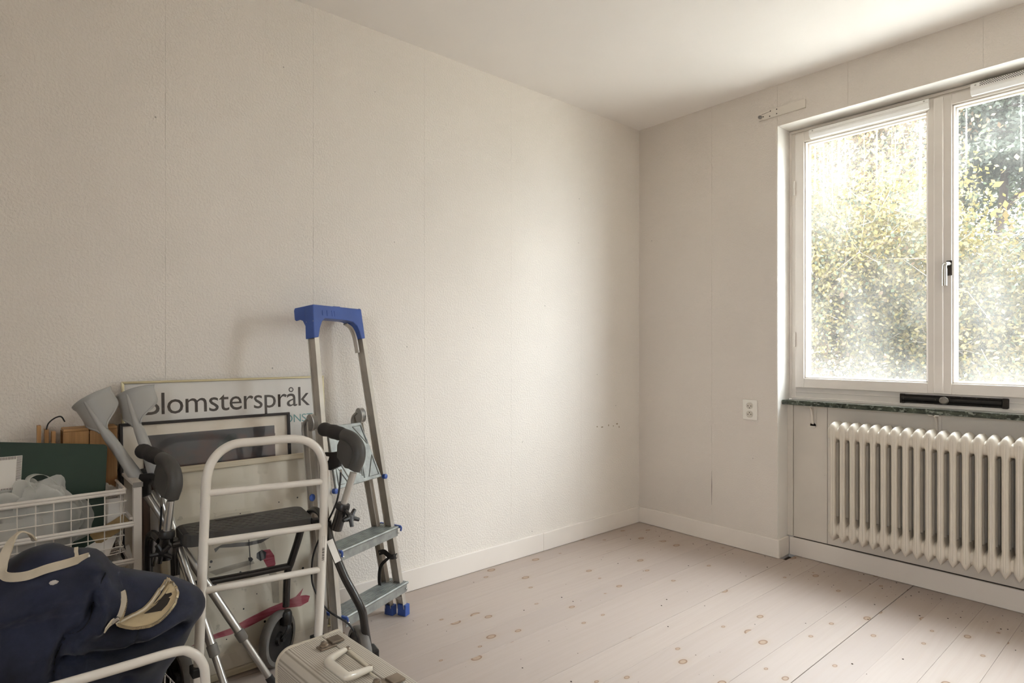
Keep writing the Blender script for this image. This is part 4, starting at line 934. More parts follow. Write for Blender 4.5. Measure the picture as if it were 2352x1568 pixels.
handle('right', (0.5448, -2.2824, 0.5907), (0.5625, -2.2544, 0.7005), [(0.5635, -2.2533, 0.7105), (0.5737, -2.2415, 0.7475), (0.5636, -2.2379, 0.7829), (0.5310, -2.2449, 0.8086), (0.4952, -2.2556, 0.8173), (0.4399, -2.2735, 0.8249), (0.3877, -2.2878, 0.8299)],
       [(0.5045, -2.2601, 0.7664), (0.4646, -2.2755, 0.7572), (0.4282, -2.2869, 0.7538), (0.4243, -2.2914, 0.7420), (0.4494, -2.2778, 0.7393), (0.4474, -2.2801, 0.7260), (0.4282, -2.2869, 0.7153), (0.4301, -2.2847, 0.6945), (0.4646, -2.2755, 0.6956), (0.4998, -2.2656, 0.7141)], (0.5625, -2.2773, 0.5523), (0.5299, -2.2995, 0.5154), (.75, .1, .35))
handle('left', (0.3419, -2.7520, 0.5484), (0.3441, -2.7419, 0.6467), [(0.3449, -2.7409, 0.6559), (0.3527, -2.7320, 0.6966), (0.3380, -2.7336, 0.7340), (0.3099, -2.7431, 0.7576), (0.2741, -2.7538, 0.7660), (0.2177, -2.7730, 0.7756), (0.1624, -2.7909, 0.7829)],
       [(0.2811, -2.7611, 0.7183), (0.2520, -2.7792, 0.7216), (0.2220, -2.7986, 0.7168), (0.2202, -2.8006, 0.7033), (0.2237, -2.7965, 0.6925), (0.2082, -2.8068, 0.6751), (0.2091, -2.8058, 0.6615), (0.2308, -2.7884, 0.6438), (0.2565, -2.7741, 0.6570), (0.2529, -2.7782, 0.6866), (0.2582, -2.7721, 0.7027), (0.2837, -2.7580, 0.6969)], (0.3455, -2.7631, 0.5020), (0.3385, -2.7559, 0.4725), (.75, -.25, -.05))
# frame tubes
def btube(name, pts, r=.0125, mat=M_BTUBE, k=5): return MB().tube(smooth_path(pts, k), r, 12).build(name, mat, ro)
btube('rear_leg', [(0.4969, -2.3146, 0.5395), (0.5016, -2.3092, 0.4880), (0.5185, -2.2973, 0.4324), (0.5438, -2.2759, 0.3586), (0.5699, -2.2534, 0.2994), (0.5858, -2.2352, 0.2497), (0.5868, -2.2264, 0.1948), (0.5898, -2.2154, 0.1211)], .0135)
btube('rear_leg', [(0.3291, -2.7668, 0.5301), (0.2925, -2.7784, 0.5423), (0.2732, -2.7853, 0.5206), (0.2714, -2.7874, 0.4408), (0.2741, -2.7843, 0.3476), (0.2793, -2.7783, 0.2011), (0.2811, -2.7763, 0.0946)], .0125)
btube('front_leg', [(0.3247, -2.3298, 0.4903), (0.3039, -2.3385, 0.4280), (0.2740, -2.3500, 0.3510), (0.2609, -2.3574, 0.3093), (0.2579, -2.3609, 0.1954)], .0125)
btube('front_leg', [(0.3212, -2.7301, 0.5206), (0.3015, -2.7223, 0.4740), (0.2865, -2.7167, 0.3875), (0.2800, -2.7165, 0.2632), (0.2782, -2.7186, 0.1952)], .0135)
btube('cross_bar', [(0.2809, -2.7155, 0.3598), (0.2616, -2.6005, 0.3458), (0.2629, -2.4770, 0.3404), (0.2720, -2.3523, 0.3403)], .0115)
btube('seat_rail', [(0.3324, -2.7477, 0.5111), (0.3405, -2.7080, 0.5127), (0.3688, -2.5382, 0.5174), (0.4285, -2.3628, 0.5310), (0.4969, -2.3146, 0.5395)], .011)
btube('hinge_bar', [(0.4875, -2.3254, 0.5267), (0.4425, -2.3162, 0.5545), (0.3748, -2.3179, 0.5499), (0.3247, -2.3298, 0.4903)], .011)
btube('brake_cable', [(0.5072, -2.2722, 0.6987), (0.5147, -2.2788, 0.6604), (0.5176, -2.2908, 0.6054), (0.5016, -2.3092, 0.5481), (0.4513, -2.3366, 0.4413), (0.4340, -2.3413, 0.3654), (0.4397, -2.3347, 0.3043), (0.4778, -2.3061, 0.2389), (0.5327, -2.2582, 0.1971), (0.5627, -2.2390, 0.1530)], .0032, M_BLACK)
btube('brake_cable', [(0.3090, -2.7594, 0.6522), (0.3081, -2.7604, 0.6032), (0.3046, -2.7644, 0.5370), (0.2811, -2.7763, 0.4408)], .0030, M_BLACK)
for p in ((0.5072, -2.2722, 0.7045), (0.3098, -2.7584, 0.6562)): MB().lathe([(.004, 0), (.004, .022), (.0025, .03)], p, (0, 0, -1), 10).build('cable_adjuster', M_STEEL, ro)
ribbon('sticker', [(0.5159, -2.3156, 0.4813), (0.5309, -2.3060, 0.4432), (0.5439, -2.2986, 0.4137)], AX, .021, M_PAPER, ro, .0008)
ribbon('sticker', [(0.3024, -2.7213, 0.4040), (0.3032, -2.7203, 0.3798)], AX, .024, M_PAPER, ro, .0008)
MB().obox((0.6044, -2.2138, 0.1033), AX, AN, (0, 0, 1), .020, .028, .028).build('brake_block', M_BLACK, ro, .006)
# wheels
def wheel(c, axle, r=.092, half=.015, fork=None):
    c = Vector(c); ax = Vector(axle).normalized(); root = MB()
    root.lathe([(r * .80, -half), (r * .95, -half), (r, -half * .55), (r, half * .55), (r * .95, half), (r * .80, half)], c, ax, 36, False); t_ = root.build('wheel', plain('grey_tyre_rubber', '#6f6a64', .55, var=.12, vscale=18), ro)
    d_ = MB(); d_.lathe([(r * .82, -half * .8), (r * .70, -half * .35), (r * .25, -half * .35), (r * .22, -half), (.0, -half)], c, ax, 30, False); d_.lathe([(r * .82, half * .8), (r * .70, half * .35), (r * .25, half * .35), (r * .22, half), (.0, half)], c, ax, 30, False)
    d_.build('wheel_disc', M_BLACK, ro)
    if fork:
        f = Vector(fork); m = MB(); m.lathe([(.017, .0), (.021, .006), (.021, .040), (.016, .048)], f - Vector((0, 0, .045)), (0, 0, 1), 16)
        sd = ax
        for s in (-1, 1):
            a = f - Vector((0, 0, .045)); q = [a + sd * s * .010, a + sd * s * (half + .006) + (c - a) * .30, c + sd * s * (half + .006)]
            P = smooth_path(q, 5); m.tube(P, [.013, .013, .013, .013, .0125, .012, .012, .0115, .011, .011, .011][:len(P)], 8, flat=.45, up=sd)
        m.lathe([(.009, -half - .012), (.009, half + .012)], c, ax, 12); m.build('wheel_fork', M_BLACK, ro)
wheel((.262, -2.392, .093), (.8, .6, 0), fork=(0.2579, -2.3609, 0.1769))
wheel((.318, -2.712, .093), (-.1, .99, 0), fork=(0.2782, -2.7186, 0.1952))
wheel((.556, -2.228, .093), (.15, .989, 0)); wheel((.318, -2.812, .093), (.15, .989, 0), half=.012)
under(ro)

# ------------------------------------------------------------------ forearm crutches
M_CUFF = plain('grey_crutch_plastic', '#A5A39E', .42, var=.03, vscale=9)
def crutch(label, top, tip, face, griplen=.10):
    top = Vector(top); tip = Vector(tip); ax = (tip - top).normalized(); L = (tip - top).length
    f = Vector(face); f = (f - f.dot(ax) * ax).normalized(); s = ax.cross(f)
    c = thing('crutch', label, 'crutch', tip, 'grey forearm crutches')
    def shell(u, v):
        half = R(80) if v < .40 else R(80) + (R(13) - R(80)) * (1 - math.cos((v - .40) / .60 * math.pi)) / 2
        th = (2 * u - 1) * half; rad = .060 - .018 * max(0, v - .5); flare = .006 * math.exp(-((v) / .06) ** 2) + .004 * math.exp(-((1 - abs(2 * u - 1)) / .05) ** 2)
        cc = top + ax * (.118 * v) - f * (rad - .006)
        return cc + (f * math.cos(th) + s * math.sin(th)) * (rad + flare)
    m = MB(); m.grid(shell, 41, 25); o = m.build('forearm_cuff', M_CUFF, c, sharp=80); sd = o.modifiers.new('thickness', 'SOLIDIFY'); sd.thickness = .0045; sd.offset = -1
    stem = [top + ax * q + f * e for q, e in ((.008, .003), (.05, .007), (.10, .006), (.14, .002), (.20, -.002), (.27, -.004), (.34, -.004))]
    MB().tube(smooth_path(stem, 4), [.004, .0045, .005, .0055, .006, .0068, .0075, .008, .0095, .011, .0125, .014, .0155, .016, .0165, .0168, .017, .0172, .0178, .0185, .0195, .020, .0195, .018, .016], 14).build('stem', M_CUFF, c)
    g0 = top + ax * .285; gd = (-f + ax * .12).normalized()
    MB().tube([g0, g0 + gd * .03, g0 + gd * .06, g0 + gd * griplen, g0 + gd * (griplen + .012)], [.015, .0165, .0175, .0175, .011], 14).build('handgrip', M_RUBBER, c)
    e1 = L * .80
    MB().tube([top + ax * .33, top + ax * e1], .0128, 16).build('upper_tube', M_ALUB, c)
    MB().lathe([(.0135, 0), (.0155, .002), (.0155, .032), (.0125, .036)], top + ax * (e1 - .012), ax, 18).build('collar', plain('grey_collar_plastic', '#8b8883', .45), c)
    MB().tube([top + ax * e1, tip - ax * .02], .0105, 16).build('lower_tube', M_ALUB, c)
    MB().lathe([(.0, -.058), (.012, -.058), (.013, -.03), (.017, -.006), (.0175, -.002), (.0, -.002)], tip, ax, 16).build('rubber_tip', M_RUBBER, c)
    for q in (.42, .455, .49): MB().lathe([(.003, 0), (.003, .0008)], top + ax * L * q + f * .0126, f, 8).build('adjustment_hole', M_SOCKD, c)
    under(c)
crutch('grey forearm crutch on the left, tilted most, with its cuff against the pale wall', (0.0926, -2.9321, 0.9487), (0.4482, -2.4562, 0.0100), (.62, -.72, .33))
crutch('grey forearm crutch standing steeper, cuff covering the first letter of the poster', (0.0990, -2.8180, 0.9669), (0.5080, -2.6035, 0.0100), (.66, -.68, .30))

# ------------------------------------------------------------------ white tubular support rail
ra = thing('support_rail', 'tall white tubular support rail with three rungs standing before the rollator', 'support rail', (.53, -2.55, 0))
MB().tube(smooth_path([(0.5140, -2.7065, 0.2012), (0.5000, -2.6974, 0.3563), (0.4831, -2.6851, 0.5498), (0.4704, -2.6760, 0.6981), (0.4677, -2.6718, 0.7328), (0.4656, -2.6630, 0.7634), (0.4648, -2.6460, 0.7883), (0.4653, -2.6218, 0.8077), (0.4677, -2.5878, 0.8189), (0.4759, -2.5198, 0.8196), (0.4860, -2.4494, 0.8206), (0.4939, -2.4037, 0.8157), (0.5008, -2.3707, 0.8006), (0.5071, -2.3473, 0.7735), (0.5122, -2.3348, 0.7360), (0.5159, -2.3335, 0.6898), (0.5255, -2.3406, 0.5449), (0.5366, -2.3528, 0.3686), (0.5476, -2.3677, 0.1934)], 4), .0132, 14).build('bow', M_WTUBE, ra)
for a, b in (((0.4719, -2.6752, 0.6816), (0.5166, -2.3352, 0.6760)), ((0.4837, -2.6852, 0.5424), (0.5259, -2.3423, 0.5354)), ((0.4955, -2.6940, 0.4066), (0.5344, -2.3518, 0.3998))):
    MB().tube([a, b], .0102, 12).build('rung', M_WTUBE, ra)
for a, z in (((0.5140, -2.7065, 0.2012), .19), ((0.5476, -2.3677, 0.1934), .19)):
    a = Vector(a); MB().box((a.x - .020, a.y - .020, a.z - .022), (a.x + .020, a.y + .020, a.z + .004)).build('socket_cap', M_BLACK, ra, .003)
    MB().box((a.x - .018, a.y - .018, .016), (a.x + .018, a.y + .018, a.z - .016)).build('square_leg', M_WTUBE, ra, .003)
    MB().box((a.x - .022, a.y - .022, .0), (a.x + .022, a.y + .022, .018)).build('foot', M_RUBBER, ra, .004)
    MB().lathe([(.006, 0), (.006, .004)], (a.x + .018, a.y, a.z - .05), (1, 0, 0), 10).build('screw', M_STEEL, ra)
a, b = Vector((0.5140, -2.7065, 0.2012)), Vector((0.5476, -2.3677, 0.1934)); MB().tube([(a.x, a.y + .01, .06), (b.x, b.y - .01, .06)], .010, 12).build('floor_bar', M_WTUBE, ra)
S0, S1 = Vector((0.5279, -2.3431, 0.5066)), Vector((0.5331, -2.3484, 0.4251)); MB().beam(S0 + Vector((.0122, -.003, 0)), S1 + Vector((.0122, -.003, 0)), .009, .0006, (.25, 1, 0)).build('barcode_sticker', plain('sticker_paper', '#D8D0C6', .6), ra)
m = MB()
for k in range(14): q = S0.lerp(S1, .45 + .036 * k) + Vector((.0127, -.003, 0)); m.obox(q, (.25, 1, 0), (1, -.25, 0), (0, 0, 1), .0036, .0004, .0005 + .0003 * (k % 3))
o = m.build('barcode_lines', M_INK, ra); o['kind'] = 'stuff'
under(ra)

# ------------------------------------------------------------------ low white wire cart that carries the bag
ca = thing('wire_cart', 'low white tubular wire cart under the navy canvas bag', 'cart', (.62, -3.05, 0))
CXF = .800
MB().tube(smooth_path([(CXF + .02, -2.764, .10), (CXF + .016, -2.765, .30), (CXF + .012, -2.772, .352), (CXF + .006, -2.796, .382), (CXF, -2.83, .391), (CXF, -2.95, .391), (CXF, -3.25, .391), (CXF, -3.33, .38), (CXF, -3.37, .34), (CXF, -3.375, .25), (CXF, -3.375, .10)], 5), .0108, 14).build('front_hoop', M_WTUBE, ca)
MB().tube(smooth_path([(.42, -2.84, .10), (.42, -2.84, .14), (.42, -2.88, .15), (.42, -3.30, .15), (.42, -3.36, .14), (.42, -3.37, .10)], 4), .0105, 12).build('rear_hoop', M_WTUBE, ca)
for y in (-2.775, -3.370): MB().tube([(.42, y - (.065 if y > -3 else 0), .11), (CXF + (.02 if y > -3 else 0), y + (.011 if y > -3 else -.004), .11)], .009, 10).build('side_tube', M_WTUBE, ca)
m = MB()
for k in range(16): y = -2.80 - .565 * k / 15; m.tube([(.42, y - .04 * (k == 0), .118), (CXF, y, .118)], .0017, 5)
for k in range(9): x = .43 + .37 * k / 8; m.tube([(x, -2.83, .121), (x, -3.37, .121)], .0017, 5)
for k in range(10): y = -2.79 - .56 * k / 9; m.tube([(CXF - .004, y, .118), (CXF - .004, y, .30)], .0017, 5)
for z in (.16, .205, .25, .295): m.tube([(CXF - .004, -2.772, z), (CXF - .004, -3.37, z)], .0017, 5)
for x in (.50, .56, .62, .68, .74): m.tube([(x, -2.805, .118), (x, -2.80, .245)], .0017, 5)
for z in (.16, .20, .24): m.tube([(.47, -2.815, z), (CXF, -2.778, z)], .0017, 5)
o = m.build('wire_mesh', M_WIRE, ca); o['kind'] = 'stuff'
for x, y in ((.43, -2.855), (.43, -3.35), (.80, -2.79), (.80, -3.35)):
    MB().lathe([(.0, -.010), (.028, -.010), (.032, -.004), (.032, .004), (.028, .010), (.0, .010)], (x, y, .033), (0, 1, 0), 20).build('caster', M_RUBBER, ca)
    MB().box((x - .012, y - .016, .030), (x + .012, y + .016, .112)).build('caster_bracket', M_STEEL, ca, .002)
under(ca)

# ------------------------------------------------------------------ navy canvas bag
def m_canvas():
    t = NT('navy_canvas'); p = t.obj()
    n1 = t.noise(p, 7., 5, .6); c = t.mix(t.ramp(n1, .35, .72), lin('#191A23'), lin('#2E3348'))
    c = t.mix(t.ramp(t.noise(t.scale(p, (2, 2, 9)), 3., 6, .7), .60, .78, 0, .28), c, lin('#4c4a50'))
    t.col(c); t.set(Roughness=.85); t.b.inputs['Specular IOR Level'].default_value = .25
    t.b.inputs['Sheen Weight'].default_value = .15
    w1 = t.noise(p, 420., 2); t.bump(w1, .0006, .5); return t.m
M_NAVY = m_canvas(); M_TAN = plain('tan_leather', '#CDC0AA', .6, var=.08, vscale=14, bump=.0003, bscale=80); M_LIN = plain('tan_lining', '#BBA784', .8, var=.08, vscale=10)
bag = thing('canvas_bag', 'navy canvas travel bag with tan handles and an open zip, slumped in the low cart', 'bag', (.60, -3.03, .125))
BXC = .600
OUT = [(-3.1400, 0.6133), (-3.1209, 0.6228), (-3.0888, 0.6418), (-3.0720, 0.6412), (-3.0402, 0.6468), (-3.0293, 0.6415), (-3.0175, 0.6285), (-3.0030, 0.6180), (-2.9910, 0.6207), (-2.9717, 0.6187), (-2.9522, 0.6134), (-2.9359, 0.5871), (-2.9166, 0.5566), (-2.8617, 0.5335), (-2.8253, 0.5191), (-2.7867, 0.5016), (-2.7447, 0.4737), (-2.7167, 0.4476), (-2.7090, 0.4254), (-2.7156, 0.4022), (-2.7383, 0.3850), (-2.7469, 0.3675), (-2.7554, 0.3408), (-2.7857, 0.3016), (-2.8061, 0.2808), (-2.8213, 0.2393)] + [(-2.815, .165), (-2.86, .132), (-3.0, .124), (-3.2, .124), (-3.32, .132), (-3.365, .20), (-3.37, .33), (-3.33, .46), (-3.27, .55)]
CC = np.array((-3.03, .36))
def densify(poly, step=.012):
    out = []
    for i in range(len(poly)):
        a, b = np.array(poly[i]), np.array(poly[(i + 1) % len(poly)]); n = max(1, int(np.linalg.norm(b - a) / step))
        out += [tuple(a + (b - a) * k / n) for k in range(n)]
    return out
OD = np.array(densify(OUT)); 
for _ in range(2): OD = .25 * np.roll(OD, 1, 0) + .5 * OD + .25 * np.roll(OD, -1, 0)
FOLDS = [(-.020, .010, [(-3.0674, 0.6591), (-3.0597, 0.6302), (-3.0751, 0.5951)]), (.016, .014, [(-3.0283, 0.6378), (-2.9959, 0.6055), (-2.9751, 0.5824)]), (-.018, .009, [(-2.9959, 0.5935), (-2.9667, 0.5763), (-2.9349, 0.5788)]), (.018, .012, [(-2.9716, 0.5601), (-2.9564, 0.5107), (-2.9691, 0.4641)]), (-.014, .010, [(-2.8776, 0.5517), (-2.8312, 0.5295), (-2.7927, 0.5067)]), (-.016, .010, [(-2.7878, 0.5054), (-2.7749, 0.4802), (-2.7769, 0.4501)]), (.012, .012, [(-3.1139, 0.5700), (-3.0623, 0.5844), (-3.0316, 0.5958)]), (-.012, .010, [(-3.0994, 0.5474), (-3.0393, 0.5574), (-2.9999, 0.5732)]), (-.012, .012, [(-3.1422, 0.5093), (-3.0921, 0.5173)]), (.014, .016, [(-3.0238, 0.4487), (-2.9919, 0.3992), (-2.9999, 0.3628)]), (-.022, .012, [(-2.9325, 0.5899), (-2.9598, 0.5671), (-2.9765, 0.5343), (-2.9782, 0.5068)]), (-.020, .012, [(-2.9782, 0.5068), (-3.0060, 0.4752), (-3.0299, 0.4667), (-3.0487, 0.4300), (-3.0533, 0.3717)]), (.020, .030, [(-3.1419, 0.5344), (-3.0762, 0.5487), (-3.0220, 0.5661), (-2.9649, 0.5815)]),
         (.026, .022, [(-2.9641, 0.5980), (-2.9402, 0.5739), (-2.9349, 0.5448), (-2.9174, 0.4915)]), (-.030, .020, [(-2.9349, 0.5809), (-2.9103, 0.5333), (-2.8851, 0.4825)]), (-.034, .018, [(-3.0299, 0.4121), (-2.9394, 0.3941), (-2.8684, 0.3918), (-2.7927, 0.4056)]),
         (.024, .026, [(-2.9133, 0.4267), (-2.8592, 0.4310), (-2.7729, 0.4380)]), (-.014, .014, [(-2.8884, 0.4481), (-2.9045, 0.3929)]), (.020, .030, [(-2.8776, 0.5622), (-2.8121, 0.5192), (-2.7629, 0.4736)]), (.018, .030, [(-3.0986, 0.6633), (-3.0456, 0.6593), (-3.0140, 0.6250), (-2.9564, 0.6016)]),
         (-.016, .022, [(-3.0713, 0.6328), (-3.0977, 0.6008)]), (.016, .03, [(-2.9919, 0.4778), (-2.9076, 0.4729)]), (-.012, .02, [(-3.1281, 0.4820), (-3.0623, 0.4990)]), (.016, .04, [(-2.9673, 0.3661), (-2.8720, 0.3587)]), (-.012, .016, [(-2.9336, 0.3816), (-2.9164, 0.3381)])]
def seg_d(P, a, b):
    a = np.array(a); b = np.array(b); ab = b - a; t_ = np.clip(((P - a) @ ab) / (ab @ ab), 0, 1); return np.linalg.norm(P - (a + t_[:, None] * ab), axis=1)
def bag_front(P, s):
    P = np.asarray(P, float); T = .150 * np.sqrt(np.clip(1 - s ** 2.6, 0, 1)); f = np.zeros(len(P))
    for amp, wd, path in FOLDS:
        d_ = np.min([seg_d(P, path[i], path[i + 1]) for i in range(len(path) - 1)], axis=0); f += 1.35 * amp * np.exp(-(d_ / (wd * .8)) ** 2)
    (ya, za), = [(-2.8639, 0.4809)]; f = f * (1 - np.exp(-(((P[:, 0] - ya) + .4 * 0) / .085) ** 4 - (((P[:, 1] - za) - .35 * (P[:, 0] - ya)) / .045) ** 4))
    rn = np.sin(P[:, 0] * 31 + 2.1 * np.sin(P[:, 1] * 23)) * np.sin(P[:, 1] * 37 + 1.3) * .004
    return BXC + T + (f + rn) * np.clip(1 - s ** 5, 0, 1)
NR = 34; vs = []; n = len(OD); m = MB()
ss = [math.sin(math.pi / 2 * k / NR) for k in range(NR + 1)]
front = []; back = []
for s in ss[1:]:
    P = CC + (OD - CC) * s; x = bag_front(P, np.full(n, s)); front.append(np.column_stack([x, P]))
    xb = BXC - .130 * np.sqrt(max(0, 1 - s ** 2.6)); back.append(np.column_stack([np.full(n, xb), P]))
c_f = (float(bag_front([CC], np.array([.01]))[0]), *CC); c_b = (BXC - .13, *CC)
vs = [c_f] + [tuple(p) for r_ in front for p in r_] + [c_b] + [tuple(p) for r_ in back[:-1] for p in r_]
fs = [(0, 1 + i, 1 + (i + 1) % n) for i in range(n)]
for k in range(NR - 1):
    for i in range(n): a = 1 + k * n; b = a + n; j = (i + 1) % n; fs.append((a + i, b + i, b + j, a + j))
ob = 1 + NR * n; fs += [(ob, ob + 1 + (i + 1) % n, ob + 1 + i) for i in range(n)]
for k in range(NR - 1):
    for i in range(n):
        j = (i + 1) % n; a = ob + 1 + k * n; b = a + n
        if k < NR - 2: fs.append((a + i, a + j, b + j, b + i))
        else: e = 1 + (NR - 1) * n; fs.append((a + i, a + j, e + j, e + i))
m.add(vs, fs, True); m.build('bag_body', M_NAVY, bag, sharp=180)
def on_bag(y, z, off=0.):
    """point on the front surface of the bag"""
    P = np.array((y, z)); d_ = P - CC; r_ = np.linalg.norm(d_); u = d_ / max(r_, 1e-6); best = 1e9; ro_ = 1
    al = (OD - CC) @ u; pe = np.abs((OD - CC) @ np.array((-u[1], u[0]))); k = np.argmin(np.where(al > 0, pe, 9)); ro_ = al[k]
    return Vector((float(bag_front([P], np.array([min(.999, r_ / ro_)]))[0]) + off, y, z))
for k, path in enumerate(([(-2.9449, 0.5738), (-2.9586, 0.5609), (-2.9746, 0.5307), (-2.9771, 0.5032), (-3.0050, 0.4714), (-3.0291, 0.4630), (-3.0464, 0.4255), (-3.0519, 0.3836)], [(-2.8848, 0.4513), (-2.8992, 0.4202), (-2.9063, 0.4018)]   )):
    MB().tube([on_bag(p.y, p.z, .0005) for p in smooth_path([Vector((0, y, z)) for y, z in path], 5)], .0016, 6).build('seam', plain('navy_thread', '#0e0f14', .9), bag)
# tan carrying handle
H = [(-3.0803, 0.6643), (-3.0906, 0.6834), (-3.1067, 0.6915), (-3.1196, 0.6822), (-3.1309, 0.6572), (-3.1380, 0.6295), (-3.1324, 0.6108), (-3.0994, 0.6070), (-3.0623, 0.6129), (-3.0238, 0.6170), (-2.9821, 0.6111)]
offs = [.004, .02, .035, .045, .055, .06, .05, .035, .03, .02, .006]
wd_ = [Vector((1, .4, 0)), Vector((1, .3, 0)), Vector((1, .1, .2)), Vector((.8, .5, .2)), Vector((.5, .8, 0)), Vector((.3, .9, .2)), Vector((.2, .2, 1)), Vector((.15, 0, 1)), Vector((.15, .1, 1)), Vector((.2, .1, 1)), Vector((.3, .1, 1))]
ribbon('handle', [on_bag(y, z, o_) for (y, z), o_ in zip(H, offs)], wd_, .020, M_TAN, bag, .003)
for y, z in (H[0], H[-1]): MB().lathe([(.006, 0), (.006, .003), (.002, .005)], on_bag(y, z, .001), (1, 0, .2), 12).build('rivet', M_STEEL, bag)
# open zip with tan lining
LIP = [(-2.9377, 0.4740), (-2.9256, 0.4633), (-2.9045, 0.4519), (-2.8776, 0.4470), (-2.8518, 0.4500), (-2.8236, 0.4611), (-2.8024, 0.4767), (-2.7956, 0.4922), (-2.8044, 0.5064), (-2.8198, 0.5083), (-2.8387, 0.5016), (-2.8629, 0.4869), (-2.8848, 0.4784), (-2.9080, 0.4757)]
LL = smooth_path([Vector((0, y, z)) for y, z in LIP] + [Vector((0, *LIP[0]))], 5)[:-1]; nl = len(LL)
lip = [on_bag(p.y, p.z, .016) for p in LL]; cy = sum(p.y for p in lip) / nl; cz = sum(p.z for p in lip) / nl
m = MB(); vs = [];
for q, off in ((1.05, .001), (1.0, .016), (.94, .014), (.80, .004), (.5, .0025), (.02, .002)):
    for p in LL: y, z = cy + (p.y - cy) * q, cz + (p.z - cz) * q; vs.append(on_bag(y, z, off))
fs = [(k * nl + i, k * nl + (i + 1) % nl, (k + 1) * nl + (i + 1) % nl, (k + 1) * nl + i) for k in range(5) for i in range(nl)]
m.add(vs, fs, True); m.build('pocket_lining', M_LIN, bag, sharp=60)
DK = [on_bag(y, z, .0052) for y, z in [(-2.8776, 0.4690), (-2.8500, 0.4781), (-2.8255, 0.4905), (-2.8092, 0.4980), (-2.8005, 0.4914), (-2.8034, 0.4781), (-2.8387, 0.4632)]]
m = MB(); m.add(DK + [on_bag(sum(p.y for p in DK) / 7, sum(p.z for p in DK) / 7, .006)], [(i, (i + 1) % 7, 7) for i in range(7)], True); m.build('painted_pocket_shade', plain('pocket_shade_brown', '#2a221b', .9), bag, fix=False)  # dark patch laid on the lining, painting the shade inside the open pocket
MB().tube(lip, .0028, 6, closed=True).build('zip_tape', M_TAN, bag)
m = MB()
for i in range(0, 46): 
    p = lip[i]; tg = (lip[(i + 1) % nl] - lip[i - 1]).normalized(); 
    for h_ in (0, .5): q = p.lerp(lip[(i + 1) % nl], h_); m.obox(q + Vector((.0035, 0, 0)), tg, (1, 0, 0), tg.cross(Vector((1, 0, 0))), .0011, .0022, .0030)
o = m.build('zip_teeth', plain('brass_teeth', '#B9A888', .35, .7), bag); o['kind'] = 'stuff'
ribbon('zip_edge', [on_bag(y, z, .010) for y, z in [(-2.9168, 0.5245), (-2.9186, 0.5105), (-2.9273, 0.4904), (-2.9377, 0.4750)]], Vector((.6, .8, .2)), .012, M_TAN, bag, .002)
m = MB(); Z1 = smooth_path([on_bag(y, z, .012) for y, z in [(-2.9142, 0.5227), (-2.9160, 0.5088), (-2.9247, 0.4886), (-2.9342, 0.4740)]], 7)
for p in Z1: m.obox(p + Vector((.002, .002, 0)), (.4, .8, .2), (1, 0, 0), (0, 0, 1), .0028, .002, .0010)
o = m.build('zip_teeth', plain('brass_teeth', '#B9A888'), bag); o['kind'] = 'stuff'
a = on_bag(*[(-2.9404, 0.4815)][0], .014); ribbon('zip_pull', [a, on_bag(*[(-2.9506, 0.4774)][0], .012), on_bag(*[(-2.9623, 0.4729)][0], .010)], Vector((.1, .3, 1)), .013, M_TAN, bag, .0025)
MB().obox(a, (0, 1, .5), (1, 0, 0), (0, -.5, 1), .008, .004, .004).build('zip_slider', M_STEEL, bag, .001)
ribbon('edge_binding', [on_bag(y, z, .003) for y, z in [(-2.9998, 0.6276), (-3.0015, 0.6206), (-3.0023, 0.6146)]], Vector((.2, 1, 0)), .008, M_TAN, bag, .002)
lump('lint_tuft', on_bag(*[(-3.0509, 0.5862)][0], .003), .003, .008, .005, plain('white_lint', '#B9B2AC', .9), bag, .4, 5, 16, 10)
under(bag)

# ------------------------------------------------------------------ suitcase
def m_ribbed():
    t = NT('ribbed_beige_vinyl'); p = t.obj(); sp = t.n('SeparateXYZ'); t.l(p, sp.inputs[0])
    ph = t.math('MULTIPLY', t.math('SUBTRACT', sp.outputs[1], sp.outputs[2]), 2 * math.pi / .0052); h_ = t.math('ADD', t.math('MULTIPLY', t.math('SINE', ph), .5), .5)
    cross = t.math('ADD', t.math('MULTIPLY', t.math('SINE', t.math('MULTIPLY', sp.outputs[0], 2 * math.pi / .004)), .5), .5)
    c = t.mix(t.ramp(h_, 0, .6), lin('#9C9182'), lin('#C2B9AB')); c = t.mix(t.ramp(t.noise(p, 6., 5), .55, .75, 0, .3), c, lin('#9d917f'))
    t.col(c); t.set(Roughness=.55); t.bump(t.math('ADD', h_, t.math('MULTIPLY', cross, .25)), .0008, .6); return t.m
M_SUIT = m_ribbed(); M_IVORY = plain('ivory_plastic', '#D6CDBD', .28, var=.03, coat=.3); M_TRIM = plain('beige_piping', '#C4B9A6', .5, var=.05); M_NICKEL = plain('worn_nickel', '#97897a', .36, .8, var=.12, vscale=30)
su = thing('suitcase', 'beige ribbed hard suitcase with ivory handle standing in the foreground', 'suitcase', (.860, -2.443, 0)); su.rotation_euler = (0, 0, math.atan2(.063, .998))
SH, SLEN = .350, .60
def arcp(cx, cz, r_, a0, a1, k=6): return [(cx + r_ * math.cos(a0 + (a1 - a0) * i / k), cz + r_ * math.sin(a0 + (a1 - a0) * i / k)) for i in range(k + 1)]
base = [(-.0555, SH)] + arcp(-.138, SH - .036, .036, math.pi / 2, math.pi, 8) + arcp(-.150, .024, .024, math.pi, 1.5 * math.pi, 5) + [(-.0555, 0)]
lid = [(-.0535, 0)] + arcp(-.014, .014, .014, -math.pi / 2, 0, 4) + arcp(-.010, SH - .010, .010, 0, math.pi / 2, 4) + [(-.0535, SH)]
